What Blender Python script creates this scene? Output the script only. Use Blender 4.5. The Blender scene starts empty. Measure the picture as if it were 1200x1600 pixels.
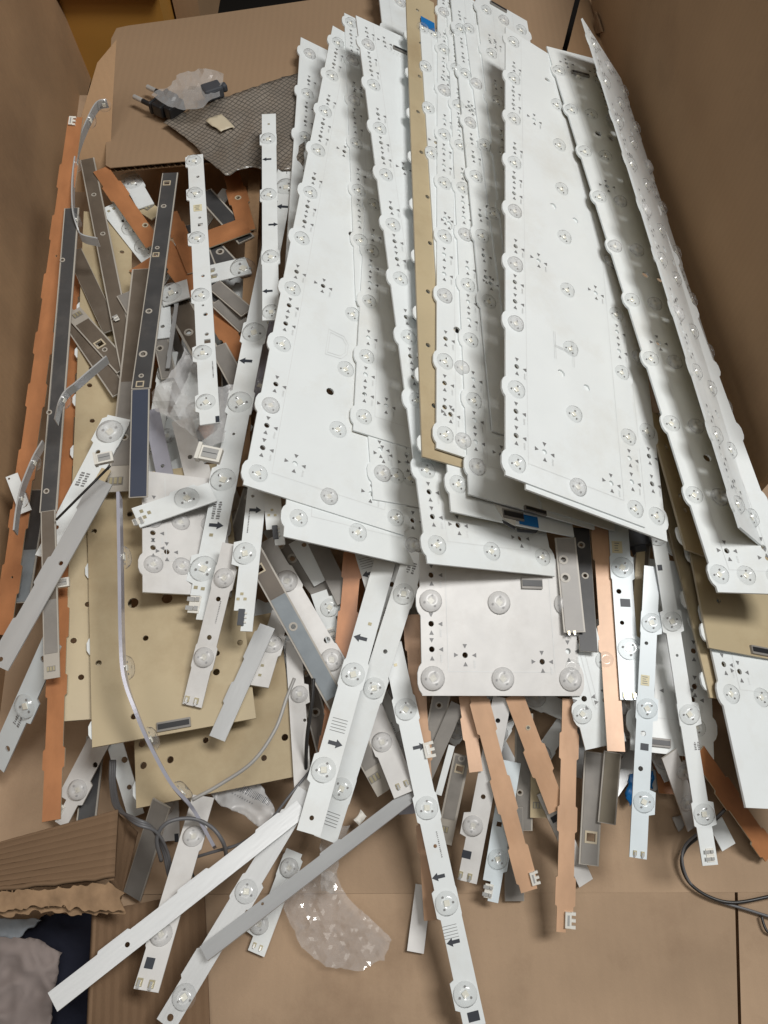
import bpy, bmesh, math, random
import numpy as np
from mathutils import Vector, Matrix, noise
from mathutils.geometry import delaunay_2d_cdt
random.seed(11)
SC = bpy.context.scene
COL = SC.collection
# ------------------------------------------------------------------ camera
CAM_H, PITCH, FPX = 0.62, math.radians(62), 1209.0
cam_d = bpy.data.cameras.new('camera'); cam = bpy.data.objects.new('camera', cam_d); COL.objects.link(cam)
cam.location = (0, 0, CAM_H); cam.rotation_euler = (math.radians(90) - PITCH, 0, 0)
cam_d.sensor_fit = 'VERTICAL'; cam_d.sensor_height = 24.0; cam_d.lens = 24.0 * FPX / 1600.0
cam_d.clip_start = 0.01; cam_d.clip_end = 60
SC.camera = cam
# ------------------------------------------------------------------ light: a warehouse ceiling lamp and an added soft fill over an open carton
W = bpy.data.worlds.new('World'); SC.world = W; W.use_nodes = True
W.node_tree.nodes['Background'].inputs[0].default_value = (0.95, 0.97, 1.0, 1)
W.node_tree.nodes['Background'].inputs[1].default_value = 0.04
def area(name, loc, target, sx, sy, energy, color):
    l = bpy.data.lights.new(name, 'AREA'); l.shape = 'RECTANGLE'; l.size = sx; l.size_y = sy
    l.energy = energy; l.color = color
    o = bpy.data.objects.new(name, l); COL.objects.link(o); o.location = loc
    o.rotation_euler = (Vector(target) - Vector(loc)).to_track_quat('-Z', 'Y').to_euler()
area('ceiling_or_fill_lamp', (0.74, 0.36, 2.0), (0.05, 0.40, 0.1), 0.36, 0.75, 34, (1.0, 0.985, 0.965))
area('ceiling_or_fill_lamp', (-0.25, -0.2, 2.3), (0.0, 0.3, 0.1), 1.1, 1.1, 11, (1.0, 0.96, 0.9))  # large soft fill, added to lift the walls and the steep board
SC.view_settings.view_transform = 'Standard'; SC.view_settings.look = 'None'
SC.view_settings.exposure = 0.0; SC.view_settings.gamma = 1.0
SC.cycles.max_bounces = 8; SC.cycles.transparent_max_bounces = 24
try: SC.cycles.use_denoising = True
except Exception: pass

# ------------------------------------------------------------------ helpers
CO = np.array([0, 0, CAM_H])
FWD = np.array([0, math.cos(PITCH), -math.sin(PITCH)]); UPV = np.array([0, math.sin(PITCH), math.cos(PITCH)])
def ray(x, y): return FWD + np.array([1.0, 0, 0]) * ((x - 600) / FPX) - UPV * ((y - 800) / FPX)
def at(x, y, z):
    d = ray(x, y); return CO + d * ((z - CAM_H) / d[2])
def hit(x, y, P, n):
    d = ray(x, y); return CO + d * (((P - CO) @ n) / (d @ n))
def zbase(y):
    if y <= 900: return 0.075
    if y >= 1360: return 0.005
    return 0.075 - 0.070 * (y - 900) / 460.0

MATS = {}
def mat(name, col, rough=0.5, metal=0.0, spec=0.5, var=0.12, scale=40, bump=0.0, bscale=300, dirt=None, stretch=None, dirt_amt=0.5, flute=0):
    m = bpy.data.materials.new(name); m.use_nodes = True; nt = m.node_tree; b = nt.nodes['Principled BSDF']
    b.inputs['Roughness'].default_value = rough; b.inputs['Metallic'].default_value = metal
    b.inputs['Specular IOR Level'].default_value = spec
    tc = nt.nodes.new('ShaderNodeTexCoord'); src = tc.outputs['Object']
    oi = nt.nodes.new('ShaderNodeObjectInfo')
    mp = nt.nodes.new('ShaderNodeMapping'); nt.links.new(src, mp.inputs[0])
    cx = nt.nodes.new('ShaderNodeCombineXYZ'); ml = nt.nodes.new('ShaderNodeMath'); ml.operation = 'MULTIPLY'; ml.inputs[1].default_value = 37.0
    nt.links.new(oi.outputs['Random'], ml.inputs[0]); nt.links.new(ml.outputs[0], cx.inputs[0]); nt.links.new(ml.outputs[0], cx.inputs[2])
    nt.links.new(cx.outputs[0], mp.inputs['Location'])
    if stretch: mp.inputs['Scale'].default_value = stretch
    n = nt.nodes.new('ShaderNodeTexNoise'); n.inputs['Scale'].default_value = scale; n.inputs['Detail'].default_value = 5
    nt.links.new(mp.outputs[0], n.inputs['Vector'])
    r = nt.nodes.new('ShaderNodeValToRGB'); r.color_ramp.elements[0].position = 0.3; r.color_ramp.elements[1].position = 0.7
    c = Vector(col)
    r.color_ramp.elements[0].color = (*(c * (1 - var)), 1); r.color_ramp.elements[1].color = (*(c * (1 + var * 0.5)), 1)
    nt.links.new(n.outputs['Fac'], r.inputs[0]); out = r.outputs[0]
    if dirt:
        n2 = nt.nodes.new('ShaderNodeTexNoise'); n2.inputs['Scale'].default_value = scale * 0.45; n2.inputs['Detail'].default_value = 8
        n2.inputs['Roughness'].default_value = 0.7
        nt.links.new(mp.outputs[0], n2.inputs['Vector'])
        r2 = nt.nodes.new('ShaderNodeValToRGB'); r2.color_ramp.elements[0].position = 0.5; r2.color_ramp.elements[1].position = 0.78
        r2.color_ramp.elements[0].color = (0, 0, 0, 1); r2.color_ramp.elements[1].color = (dirt_amt,) * 3 + (1,)
        nt.links.new(n2.outputs['Fac'], r2.inputs[0])
        mx = nt.nodes.new('ShaderNodeMixRGB'); mx.inputs[2].default_value = (*dirt, 1)
        nt.links.new(r2.outputs[0], mx.inputs[0]); nt.links.new(out, mx.inputs[1]); out = mx.outputs[0]
    if flute:
        wv = nt.nodes.new('ShaderNodeTexWave'); wv.bands_direction = 'X'; wv.inputs['Scale'].default_value = 45; wv.inputs['Distortion'].default_value = 1.2; wv.inputs['Detail'].default_value = 2
        nt.links.new(src, wv.inputs[0]); mh = nt.nodes.new('ShaderNodeMath'); mh.operation = 'MULTIPLY'; mh.inputs[1].default_value = flute; nt.links.new(wv.outputs['Fac'], mh.inputs[0])
        mg_ = nt.nodes.new('ShaderNodeMixRGB'); mg_.inputs[2].default_value = (*(c * .45), 1); nt.links.new(mh.outputs[0], mg_.inputs[0]); nt.links.new(out, mg_.inputs[1]); out = mg_.outputs[0]
    nt.links.new(out, b.inputs['Base Color'])
    if bump:
        n3 = nt.nodes.new('ShaderNodeTexNoise'); n3.inputs['Scale'].default_value = bscale; n3.inputs['Detail'].default_value = 4
        nt.links.new(mp.outputs[0], n3.inputs['Vector'])
        bp = nt.nodes.new('ShaderNodeBump'); bp.inputs['Strength'].default_value = bump; bp.inputs['Distance'].default_value = 0.001
        nt.links.new(n3.outputs['Fac'], bp.inputs['Height']); nt.links.new(bp.outputs[0], b.inputs['Normal'])
    MATS[name] = m; return m
def sheer(name, tint, white, rough, fac, bumps=0.0, bscale=60):
    m = bpy.data.materials.new(name); m.use_nodes = True; nt = m.node_tree; nt.nodes.clear()
    o = nt.nodes.new('ShaderNodeOutputMaterial'); t = nt.nodes.new('ShaderNodeBsdfTransparent'); t.inputs[0].default_value = (*tint, 1)
    g = nt.nodes.new('ShaderNodeBsdfGlossy'); g.inputs['Roughness'].default_value = rough
    d = nt.nodes.new('ShaderNodeBsdfDiffuse'); d.inputs[0].default_value = (0.8, 0.8, 0.8, 1)
    lw = nt.nodes.new('ShaderNodeLayerWeight'); lw.inputs[0].default_value = fac
    a = nt.nodes.new('ShaderNodeMixShader'); b = nt.nodes.new('ShaderNodeMixShader'); b.inputs[0].default_value = white
    ad = nt.nodes.new('ShaderNodeMath'); ad.inputs[1].default_value = .05; ad.use_clamp = True; nt.links.new(lw.outputs['Fresnel'], ad.inputs[0])
    nt.links.new(ad.outputs[0], a.inputs[0]); nt.links.new(t.outputs[0], a.inputs[1]); nt.links.new(g.outputs[0], a.inputs[2])
    nt.links.new(a.outputs[0], b.inputs[1]); nt.links.new(d.outputs[0], b.inputs[2]); nt.links.new(b.outputs[0], o.inputs[0])
    if bumps:
        tc = nt.nodes.new('ShaderNodeTexCoord'); n = nt.nodes.new('ShaderNodeTexNoise'); n.inputs['Scale'].default_value = bscale; n.inputs['Detail'].default_value = 3
        nt.links.new(tc.outputs['Object'], n.inputs['Vector']); bp = nt.nodes.new('ShaderNodeBump'); bp.inputs['Strength'].default_value = bumps; bp.inputs['Distance'].default_value = 0.004
        nt.links.new(n.outputs['Fac'], bp.inputs['Height'])
        for q in (g, d, lw): nt.links.new(bp.outputs[0], q.inputs['Normal'])
    MATS[name] = m; return m
GR = (0.42, 0.38, 0.33)
mat('white_mask', (0.75, 0.785, 0.785), 0.32, var=0.03, scale=25, dirt=(0.58, 0.555, 0.49), dirt_amt=0.5)
mat('dusty_white', (0.66, 0.65, 0.63), 0.4, var=0.08, scale=60, dirt=GR, dirt_amt=0.35)
mat('blue_white', (0.68, 0.75, 0.78), 0.32, var=0.04, scale=40, dirt=GR, dirt_amt=0.15)
mat('lavender', (0.5, 0.5, 0.57), 0.25, metal=0.3, var=0.08, scale=60)
mat('tan_back', (0.48, 0.395, 0.25), 0.42, var=0.10, scale=14, dirt=(0.25, 0.155, 0.07), dirt_amt=0.6)
mat('tan_edge', (0.50, 0.43, 0.31), 0.6)
mat('pale_edge', (0.42, 0.39, 0.34), 0.45, var=0.1)
mat('copper', (0.46, 0.20, 0.085), 0.36, metal=.1, spec=0.6, var=0.2, scale=40, dirt=(0.30, 0.12, 0.05), dirt_amt=0.6, stretch=(0.8, 1.6, 1), bump=.05)
mat('copper_pale', (0.60, 0.37, 0.225), 0.42, metal=.08, spec=0.6, var=0.16, scale=40, dirt=(0.42, 0.22, 0.11), dirt_amt=0.5, stretch=(0.8, 1.6, 1), bump=.05)
mat('silver', (0.50, 0.51, 0.51), 0.42, metal=0.3, var=0.08, scale=50, stretch=(0.3, 2, 1), bump=0.05)
mat('steel', (0.66, 0.66, 0.64), 0.25, metal=0.5)
mat('tape_dark', (0.062, 0.062, 0.063), 0.42, var=0.15, scale=50, dirt=(0.2, 0.18, 0.16), dirt_amt=0.3)
mat('tape_brown', (0.13, 0.105, 0.08), 0.45, var=0.15, scale=50, dirt=(0.22, 0.19, 0.16), dirt_amt=0.4)
mat('tape_grey', (0.24, 0.225, 0.205), 0.42, var=0.12, scale=50, dirt=(0.36, 0.33, 0.29), dirt_amt=0.5)
mat('tape_navy', (0.045, 0.055, 0.085), 0.35, var=0.1)
mat('tape_blue', (0.28, 0.31, 0.33), 0.18, spec=0.8, var=0.1, scale=80, bump=0.25, bscale=220)
mat('tape_olive', (0.2, 0.17, 0.12), 0.45, var=0.1)
mat('ink', (0.03, 0.035, 0.045), 0.5, var=0.05)
mat('faint_ink', (0.68, 0.695, 0.69), 0.5, var=0.05)
mat('grey_ink', (0.2, 0.2, 0.2), 0.5, var=0.05)
mat('yellow_label', (0.68, 0.62, 0.42), 0.6, var=0.05)
mat('blue_label', (0.01, 0.15, 0.42), 0.4, var=0.08)
mat('pad_gold', (0.45, 0.4, 0.26), 0.35, metal=0.3)
mat('plug_white', (0.7, 0.68, 0.62), 0.45, var=0.05)
mat('plug_tan', (0.55, 0.48, 0.35), 0.5, var=0.05)
mat('black_plastic', (0.02, 0.02, 0.022), 0.4, var=0.1)
mat('charcoal', (0.06, 0.065, 0.075), 0.4, var=0.1)
mat('chip', (0.85, 0.83, 0.72), 0.25, var=0.03)
mat('feet', (0.2, 0.195, 0.19), 0.5)
mat('cable_grey', (0.12, 0.12, 0.125), 0.45)
mat('cable_pale', (0.34, 0.33, 0.31), 0.4)
mat('cable_black', (0.025, 0.024, 0.023), 0.4)
mat('cardboard', (0.41, 0.262, 0.148), 0.8, spec=0.2, flute=.045, var=0.2, scale=4.5, bump=0.15, bscale=420, dirt=(0.17, 0.105, 0.065), dirt_amt=0.75)
mat('cardboard_floor', (0.40, 0.283, 0.187), 0.85, spec=0.15, flute=.025, var=0.22, scale=9, bump=0.2, bscale=420, dirt=(0.17, 0.105, 0.065), dirt_amt=0.8)
mat('carton_lid', (0.30, 0.203, 0.125), 0.78, flute=.06, spec=0.2, var=0.07, scale=6, bump=0.12, bscale=420)
mat('cardboard_shaded', (0.20, 0.128, 0.077), 0.88, spec=0.1, flute=.01, var=0.12, scale=12, bump=0.2, bscale=420, dirt=(0.15, 0.09, 0.055), dirt_amt=0.6)  # darker copy of cardboard: shade put into the torn corner's colour
mat('cardboard_core', (0.30, 0.195, 0.115), 0.9, spec=0.1, var=0.25, scale=90, bump=0.5, bscale=160)
mat('crease', (0.13, 0.08, 0.045), 0.9, spec=0.1)
mat('orange_crate', (0.50, 0.25, 0.05), 0.5, var=0.1, scale=8)
mat('dark_floor', (0.008, 0.007, 0.006), 0.9, spec=0.1, var=0.3, scale=5)
mat('cloth_pink', (0.25, 0.21, 0.195), 0.9, spec=0.1, var=0.12, scale=12)
mat('cloth_blue', (0.30, 0.33, 0.36), 0.9, spec=0.1, var=0.1)
mat('cloth_navy', (0.02, 0.022, 0.035), 0.9, spec=0.1)
mat('foam', (0.46, 0.44, 0.41), 0.6, var=0.06, scale=30)
sheer('lens_clear', (0.985, 0.99, 0.99), 0.08, 0.16, 0.06)
sheer('lens_dusty', (0.96, 0.96, 0.96), 0.30, 0.32, 0.10)
sheer('bag_film', (0.97, 0.965, 0.96), 0.24, 0.06, 0.12)
sheer('film_white', (0.88, 0.88, 0.87), 0.4, 0.28, 0.12)
sheer('bag_grey', (0.86, 0.87, 0.86), 0.25, 0.18, 0.16)

def mesh_from(name, verts, faces, mats, midx=None, smooth=False):
    me = bpy.data.meshes.new(name); me.from_pydata([tuple(v) for v in verts], [], faces)
    for m in mats: me.materials.append(MATS[m])
    if midx:
        for p, i in zip(me.polygons, midx): p.material_index = i
    if smooth:
        for p in me.polygons: p.use_smooth = True
    me.update(); return me
def link(name, me, parent=None):
    o = bpy.data.objects.new(name, me); COL.objects.link(o)
    if parent: o.parent = parent
    return o
def tag(o, label, cat, group=None, kind=None):
    if label: o['label'] = label
    if cat: o['category'] = cat
    if group: o['group'] = group
    if kind: o['kind'] = kind
    return o
def structure(o): o['kind'] = 'structure'; return o
def area2(p): return sum(p[i][0] * p[(i + 1) % len(p)][1] - p[(i + 1) % len(p)][0] * p[i][1] for i in range(len(p))) / 2
def plate(name, outer, holes, z0, z1, mats, parent=None, fmap=None):
    """flat plate with real through holes; mats = (top, bottom, side)"""
    loops = [outer if area2(outer) > 0 else outer[::-1]] + [h if area2(h) < 0 else h[::-1] for h in holes]
    pts = [p for l in loops for p in l]; n = len(pts); ed = []; k = 0
    for l in loops: ed += [(k + i, k + (i + 1) % len(l)) for i in range(len(l))]; k += len(l)
    _, _, tris, vo, _, _ = delaunay_2d_cdt([Vector(p) for p in pts], ed, [], 1, 1e-7)
    idx = {j: (o[0] if o else None) for j, o in enumerate(vo)}
    tris = [tuple(idx[j] for j in t) for t in tris]; tris = [t for t in tris if len(t) == 3 and None not in t]
    cen = np.array([[(pts[a][0] + pts[b][0] + pts[c][0]) / 3, (pts[a][1] + pts[b][1] + pts[c][1]) / 3] for a, b, c in tris]); keep = np.ones(len(tris), bool)
    for li, l in enumerate(loops):
        ins = np.zeros(len(cen), bool); P_ = np.array(l, float); Q_ = np.roll(P_, 1, 0)
        for (x1, y1), (x2, y2) in zip(P_, Q_):
            if y1 != y2: ins ^= ((y1 > cen[:, 1]) != (y2 > cen[:, 1])) & (cen[:, 0] < (x2 - x1) * (cen[:, 1] - y1) / (y2 - y1) + x1)
        keep &= ins if li == 0 else ~ins
    tris = [t for t, q_ in zip(tris, keep) if q_]
    V = [(x, y, z1) for x, y in pts] + [(x, y, z0) for x, y in pts]
    F, M = [], []
    for a, b, c in tris:
        ar = (pts[b][0] - pts[a][0]) * (pts[c][1] - pts[a][1]) - (pts[c][0] - pts[a][0]) * (pts[b][1] - pts[a][1])
        if ar < 0: b, c = c, b
        F.append((a, b, c)); M.append(0); F.append((a + n, c + n, b + n)); M.append(1)
    k = 0
    for l in loops:
        m = len(l)
        for i in range(m):
            j = (i + 1) % m; F.append((k + j, k + i, k + i + n, k + j + n)); M.append(2)
        k += m
    if fmap: V = [fmap(v) for v in V]
    return link(name, mesh_from(name, V, F, mats, M), parent)
def circ(x, y, r, n=12, ry=None): return [(x + r * math.cos(2 * math.pi * i / n), y + (ry or r) * math.sin(2 * math.pi * i / n)) for i in range(n)]
MANY = {'printed_arrow', 'printed_code', 'printed_triangle', 'printed_line', 'printed_dots', 'printed_letter', 'solder_pad', 'contact_pin', 'connector', 'plug', 'socket', 'barcode', 'paper_label'}
class Flat:
    """collects flat print and boxes into one part"""
    def __init__(s): s.V, s.F = [], []
    def poly(s, pts, z):
        k = len(s.V); s.V += [(x, y, z) for x, y in (pts if area2(pts) > 0 else pts[::-1])]; s.F.append(tuple(range(k, k + len(pts))))
    def box(s, x0, x1, y0, y1, z0, z1):
        k = len(s.V); s.V += [(x, y, z) for z in (z0, z1) for x, y in ((x0, y0), (x1, y0), (x1, y1), (x0, y1))]
        s.F += [tuple(k + i for i in f) for f in ((3, 2, 1, 0), (4, 5, 6, 7), (0, 1, 5, 4), (1, 2, 6, 5), (2, 3, 7, 6), (3, 0, 4, 7))]
    def build(s, name, m, parent):
        if not s.F: return None
        o = link(name, mesh_from(name, s.V, s.F, [m]), parent)
        if name in MANY: o['kind'] = 'stuff'
        return o
def rect(cx, cy, a, b): return [(cx - a, cy - b), (cx + a, cy - b), (cx + a, cy + b), (cx - a, cy + b)]

# lens cap, its feet and the LED chip, unit radius, shared by every copy
def lathe(prof, n, m, name):
    V, F = [], []
    for r, z in prof:
        for i in range(n): V.append((r * math.cos(2 * math.pi * i / n), r * math.sin(2 * math.pi * i / n), z))
    for k in range(len(prof) - 1):
        for i in range(n):
            j = (i + 1) % n; F.append((k * n + i, k * n + j, (k + 1) * n + j, (k + 1) * n + i))
    return mesh_from(name, V, F, [m], smooth=True)
LPROF = [(1, .02), (1, .12), (.94, .17), (.89, .30), (.78, .43), (.6, .52), (.42, .54), (.25, .48), (.1, .40), (.01, .37)]
LENS = {k: lathe(LPROF, 20, k, 'lens') for k in ('lens_clear', 'lens_dusty')}
def feet_mesh():
    V, F = [], []
    for q in range(3):
        a = 0.5 + q * 2.094; cx, cy, k = .56 * math.cos(a), .56 * math.sin(a), len(V)
        for z in (0.01, .06):
            for i in range(8): V.append((cx + .10 * math.cos(i * .785), cy + .10 * math.sin(i * .785), z))
        for i in range(8): F.append((k + i, k + (i + 1) % 8, k + 8 + (i + 1) % 8, k + 8 + i))
        F.append(tuple(k + 8 + i for i in range(8)))
    return mesh_from('lens_feet', V, F, ['feet'])
FEET = feet_mesh()
def chip_mesh():
    f = Flat(); f.box(-.24, .24, -.24, .24, .01, .10); return mesh_from('led_chip', f.V, f.F, ['chip'])
CHIP = chip_mesh()
def add_lens(parent, x, y, z, r, kind='lens_clear', a=None):
    o = link('lens', LENS[kind], parent); o.location = (x, y, z); o.scale = (r, r, r); o.rotation_euler = (0, 0, random.uniform(0, 6.28) if a is None else a)
    link('lens_feet', FEET, o); link('led_chip', CHIP, o)
    return o

# ------------------------------------------------------------------ item registry: traced quads, stacked bottom to top
ITEMS = []
def inside(q, P):
    x, y = P[:, 0], P[:, 1]; s = np.ones(len(P), bool); t = np.ones(len(P), bool)
    for i in range(4):
        a, b = q[i], q[(i + 1) % 4]; c = (b[0] - a[0]) * (y - a[1]) - (b[1] - a[1]) * (x - a[0])
        s &= c >= 0; t &= c <= 0
    return s | t
def covered(it, idx):
    c = np.zeros(len(it.pts), bool)
    for o in ITEMS[idx + 1:]: c |= inside(o.quad, it.pts)
    return c.mean()
class Item: pass
def reg(quad, mk, gap=0.003, two=False, **kw):
    """quad: 4 pixels TL,TR,BR,BL ; mk(dz) -> (P, X, Y, Z) frame"""
    it = Item(); it.quad = np.array(quad, float); it.mk = mk; it.__dict__.update(kw); q = it.quad
    u, v = np.meshgrid(np.linspace(0.01, .99, 40), np.linspace(0.03, .97, 5)); u, v = u.ravel()[:, None], v.ravel()[:, None]
    it.pts = (q[0] * (1 - v) + q[1] * v) * (1 - u) + (q[3] * (1 - v) + q[2] * v) * u
    rays = [];told = []
    def tt(p, P, n):
        d = FWD + np.outer((p[:, 0] - 600) / FPX, [1, 0, 0]) - np.outer((p[:, 1] - 800) / FPX, UPV)
        return d, ((P - CO) @ n) / (d @ n)
    for o in ITEMS:
        if (o.free and o.type == 'board') or (o.quad.max(0) < q.min(0)).any() or (o.quad.min(0) > q.max(0)).any(): continue
        p = np.vstack([it.pts[inside(o.quad, it.pts)], o.pts[inside(q, o.pts)]])
        if len(p):
            d, t = tt(p, o.P, o.Z); rays.append(d); told.append(t)
    dz = 0.0
    if it.free or not rays: it.P, it.X, it.Y, it.Z = mk(0.0, 0.0)
    else:
        d = np.vstack(rays); t = np.concatenate(told); g = gap; done = False
        steps = [k * .0025 for k in range(60)]
        if two: combos = sorted(((a + b_ + .6 * abs(a - b_), a, b_) for a in steps for b_ in steps if abs(a - b_) <= .05))
        else: combos = [(a, a, a) for a in np.arange(0, .26, .0015)]
        for _, a, b_ in combos:
            it.P, it.X, it.Y, it.Z = mk(a, b_)
            if ((((it.P - CO) @ it.Z) / (d @ it.Z)) <= t - g).all(): done = True; break
        dz = (a, b_, done)
    it.dz = dz; ITEMS.append(it); return it
def frame(P0, P1, roll=0.0):
    X = P1 - P0; L = np.linalg.norm(X); X = X / L
    Z = np.array([0, 0, 1.0]); Z = Z - X * (Z @ X); Z /= np.linalg.norm(Z); Y = np.cross(Z, X)
    if roll: c, s = math.cos(roll), math.sin(roll); Y, Z = Y * c + Z * s, Z * c - Y * s
    return P0, X, Y, Z
def S(kind, x0, y0, x1, y1, w, label, z0=None, z1=None, roll=0.0, free=False, **kw):
    a = math.atan2(y1 - y0, x1 - x0); nx, ny = -math.sin(a) * w / 2, math.cos(a) * w / 2
    za = zbase(y0) if z0 is None else z0; zb = zbase(y1) if z1 is None else z1
    mk = lambda d0, d1: frame(at(x0, y0, za + d0), at(x1, y1, zb + d1), roll)
    q = [(x0 + nx, y0 + ny), (x0 - nx, y0 - ny), (x1 - nx, y1 - ny), (x1 + nx, y1 + ny)]
    return reg(q, mk, 0.0022, True, type='strip', kind=kind, p0=(x0, y0), p1=(x1, y1), w=w, label=label, free=free, kw=kw)
FAN_N = np.array([.46, 0, .89]) / np.linalg.norm([.46, 0, .89])
def B(BL, BR, TL, label, z=0.08, zn=0, free=False, fan=False, roll=None, wid=None, **kw):
    def mk(dz, _=0):
        if fan:
            p0 = at(380, 757, .12) + FAN_N * dz; a, c = hit(*TL, p0, FAN_N), hit(*BL, p0, FAN_N)
            X = (c - a) / np.linalg.norm(c - a); return a, X, np.cross(FAN_N, X), FAN_N
        a, c = at(*TL, z + dz), at(*BL, z + dz + zn)
        P, X, Y, Z = frame(a, c)
        if roll is not None: return frame(a, c, roll)
        d = ray(*BR); q = CO + d * (((c - CO) @ X) / (d @ X)); Y = q - c; Y /= np.linalg.norm(Y)
        return P, X, Y, np.cross(X, Y)
    P, X, Y, Z = mk(0); w_ = wid or (hit(*BR, P, Z) - P) @ Y; p = P + Y * w_ - CO; zc = p @ FWD
    TR = (600 + FPX * p[0] / zc, 800 - FPX * (p @ UPV) / zc)
    if wid: p = hit(*BL, P, Z) + Y * w_ - CO; zc = p @ FWD; BR = (600 + FPX * p[0] / zc, 800 - FPX * (p @ UPV) / zc)
    return reg([TL, TR, BR, BL], mk, 0.0018 if fan else 0.003, type='board', BL=BL, BR=BR, TL=TL, label=label, free=free, wid=wid, kw=kw)
def px(it, x, y):
    p = hit(x, y, it.P, it.Z) - it.P; return p @ it.X, p @ it.Y
def root(it, name):
    o = bpy.data.objects.new(name, None); COL.objects.link(o); o.empty_display_size = 0.01
    m = Matrix.Identity(4)
    for i in range(3): m[i][0], m[i][1], m[i][2], m[i][3] = it.X[i], it.Y[i], it.Z[i], it.P[i]
    o.matrix_world = m; return o
def to_px(it, x, y):
    p = it.P + it.X * x + it.Y * y - CO; zc = p @ FWD
    return 600 + FPX * p[0] / zc, 800 - FPX * (p @ UPV) / zc
def hidden(idx, it, x, y, r):
    pts = np.array([to_px(it, x + dx * r, y + dy * r) for dx, dy in ((0, 0), (1, 0), (-1, 0), (0, 1), (0, -1))])
    if (pts[:, 0] < -30).all() or (pts[:, 1] < -30).all() or (pts[:, 0] > 1230).all() or (pts[:, 1] > 1630).all(): return True
    for o in ITEMS[idx + 1:]:
        if not (o.free and o.type == 'strip'):
            k_ = inside(o.quad, pts)
            if k_.all() or (o.type == 'board' and k_[0]): return True
    return False

STYLE = {  # kind: name, category, top, bottom, side
    'w': ('led_strip', 'LED strip', 'white_mask', 'silver', 'white_mask'), 'd': ('led_strip', 'LED strip', 'dusty_white', 'silver', 'pale_edge'),
    'b': ('led_strip', 'LED strip', 'blue_white', 'silver', 'silver'), 'l': ('led_strip', 'LED strip', 'lavender', 'silver', 'silver'),
    'g': ('taped_strip', 'taped strip', 'pale_edge', 'dusty_white', 'pale_edge'), 'c': ('copper_strip', 'copper strip', 'copper', 'white_mask', 'tan_edge'),
    'cp': ('copper_strip', 'copper strip', 'copper_pale', 'white_mask', 'tan_edge'), 's': ('silver_strip', 'silver strip', 'silver', 'white_mask', 'silver'),
    't': ('tan_strip', 'tan strip', 'tan_back', 'white_mask', 'tan_edge'), 'k': ('cardboard_strip', 'cardboard strip', 'cardboard', 'cardboard', 'cardboard_core')}
def arrow(cx, cy, s, d):   # along t
    return [(cx + x * s, cy + d * y * s) for x, y in ((-.13, -.5), (.13, -.5), (.13, .05), (.3, .05), (0, .5), (-.3, .05), (-.13, .05))]
TH = 0.0012
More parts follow.
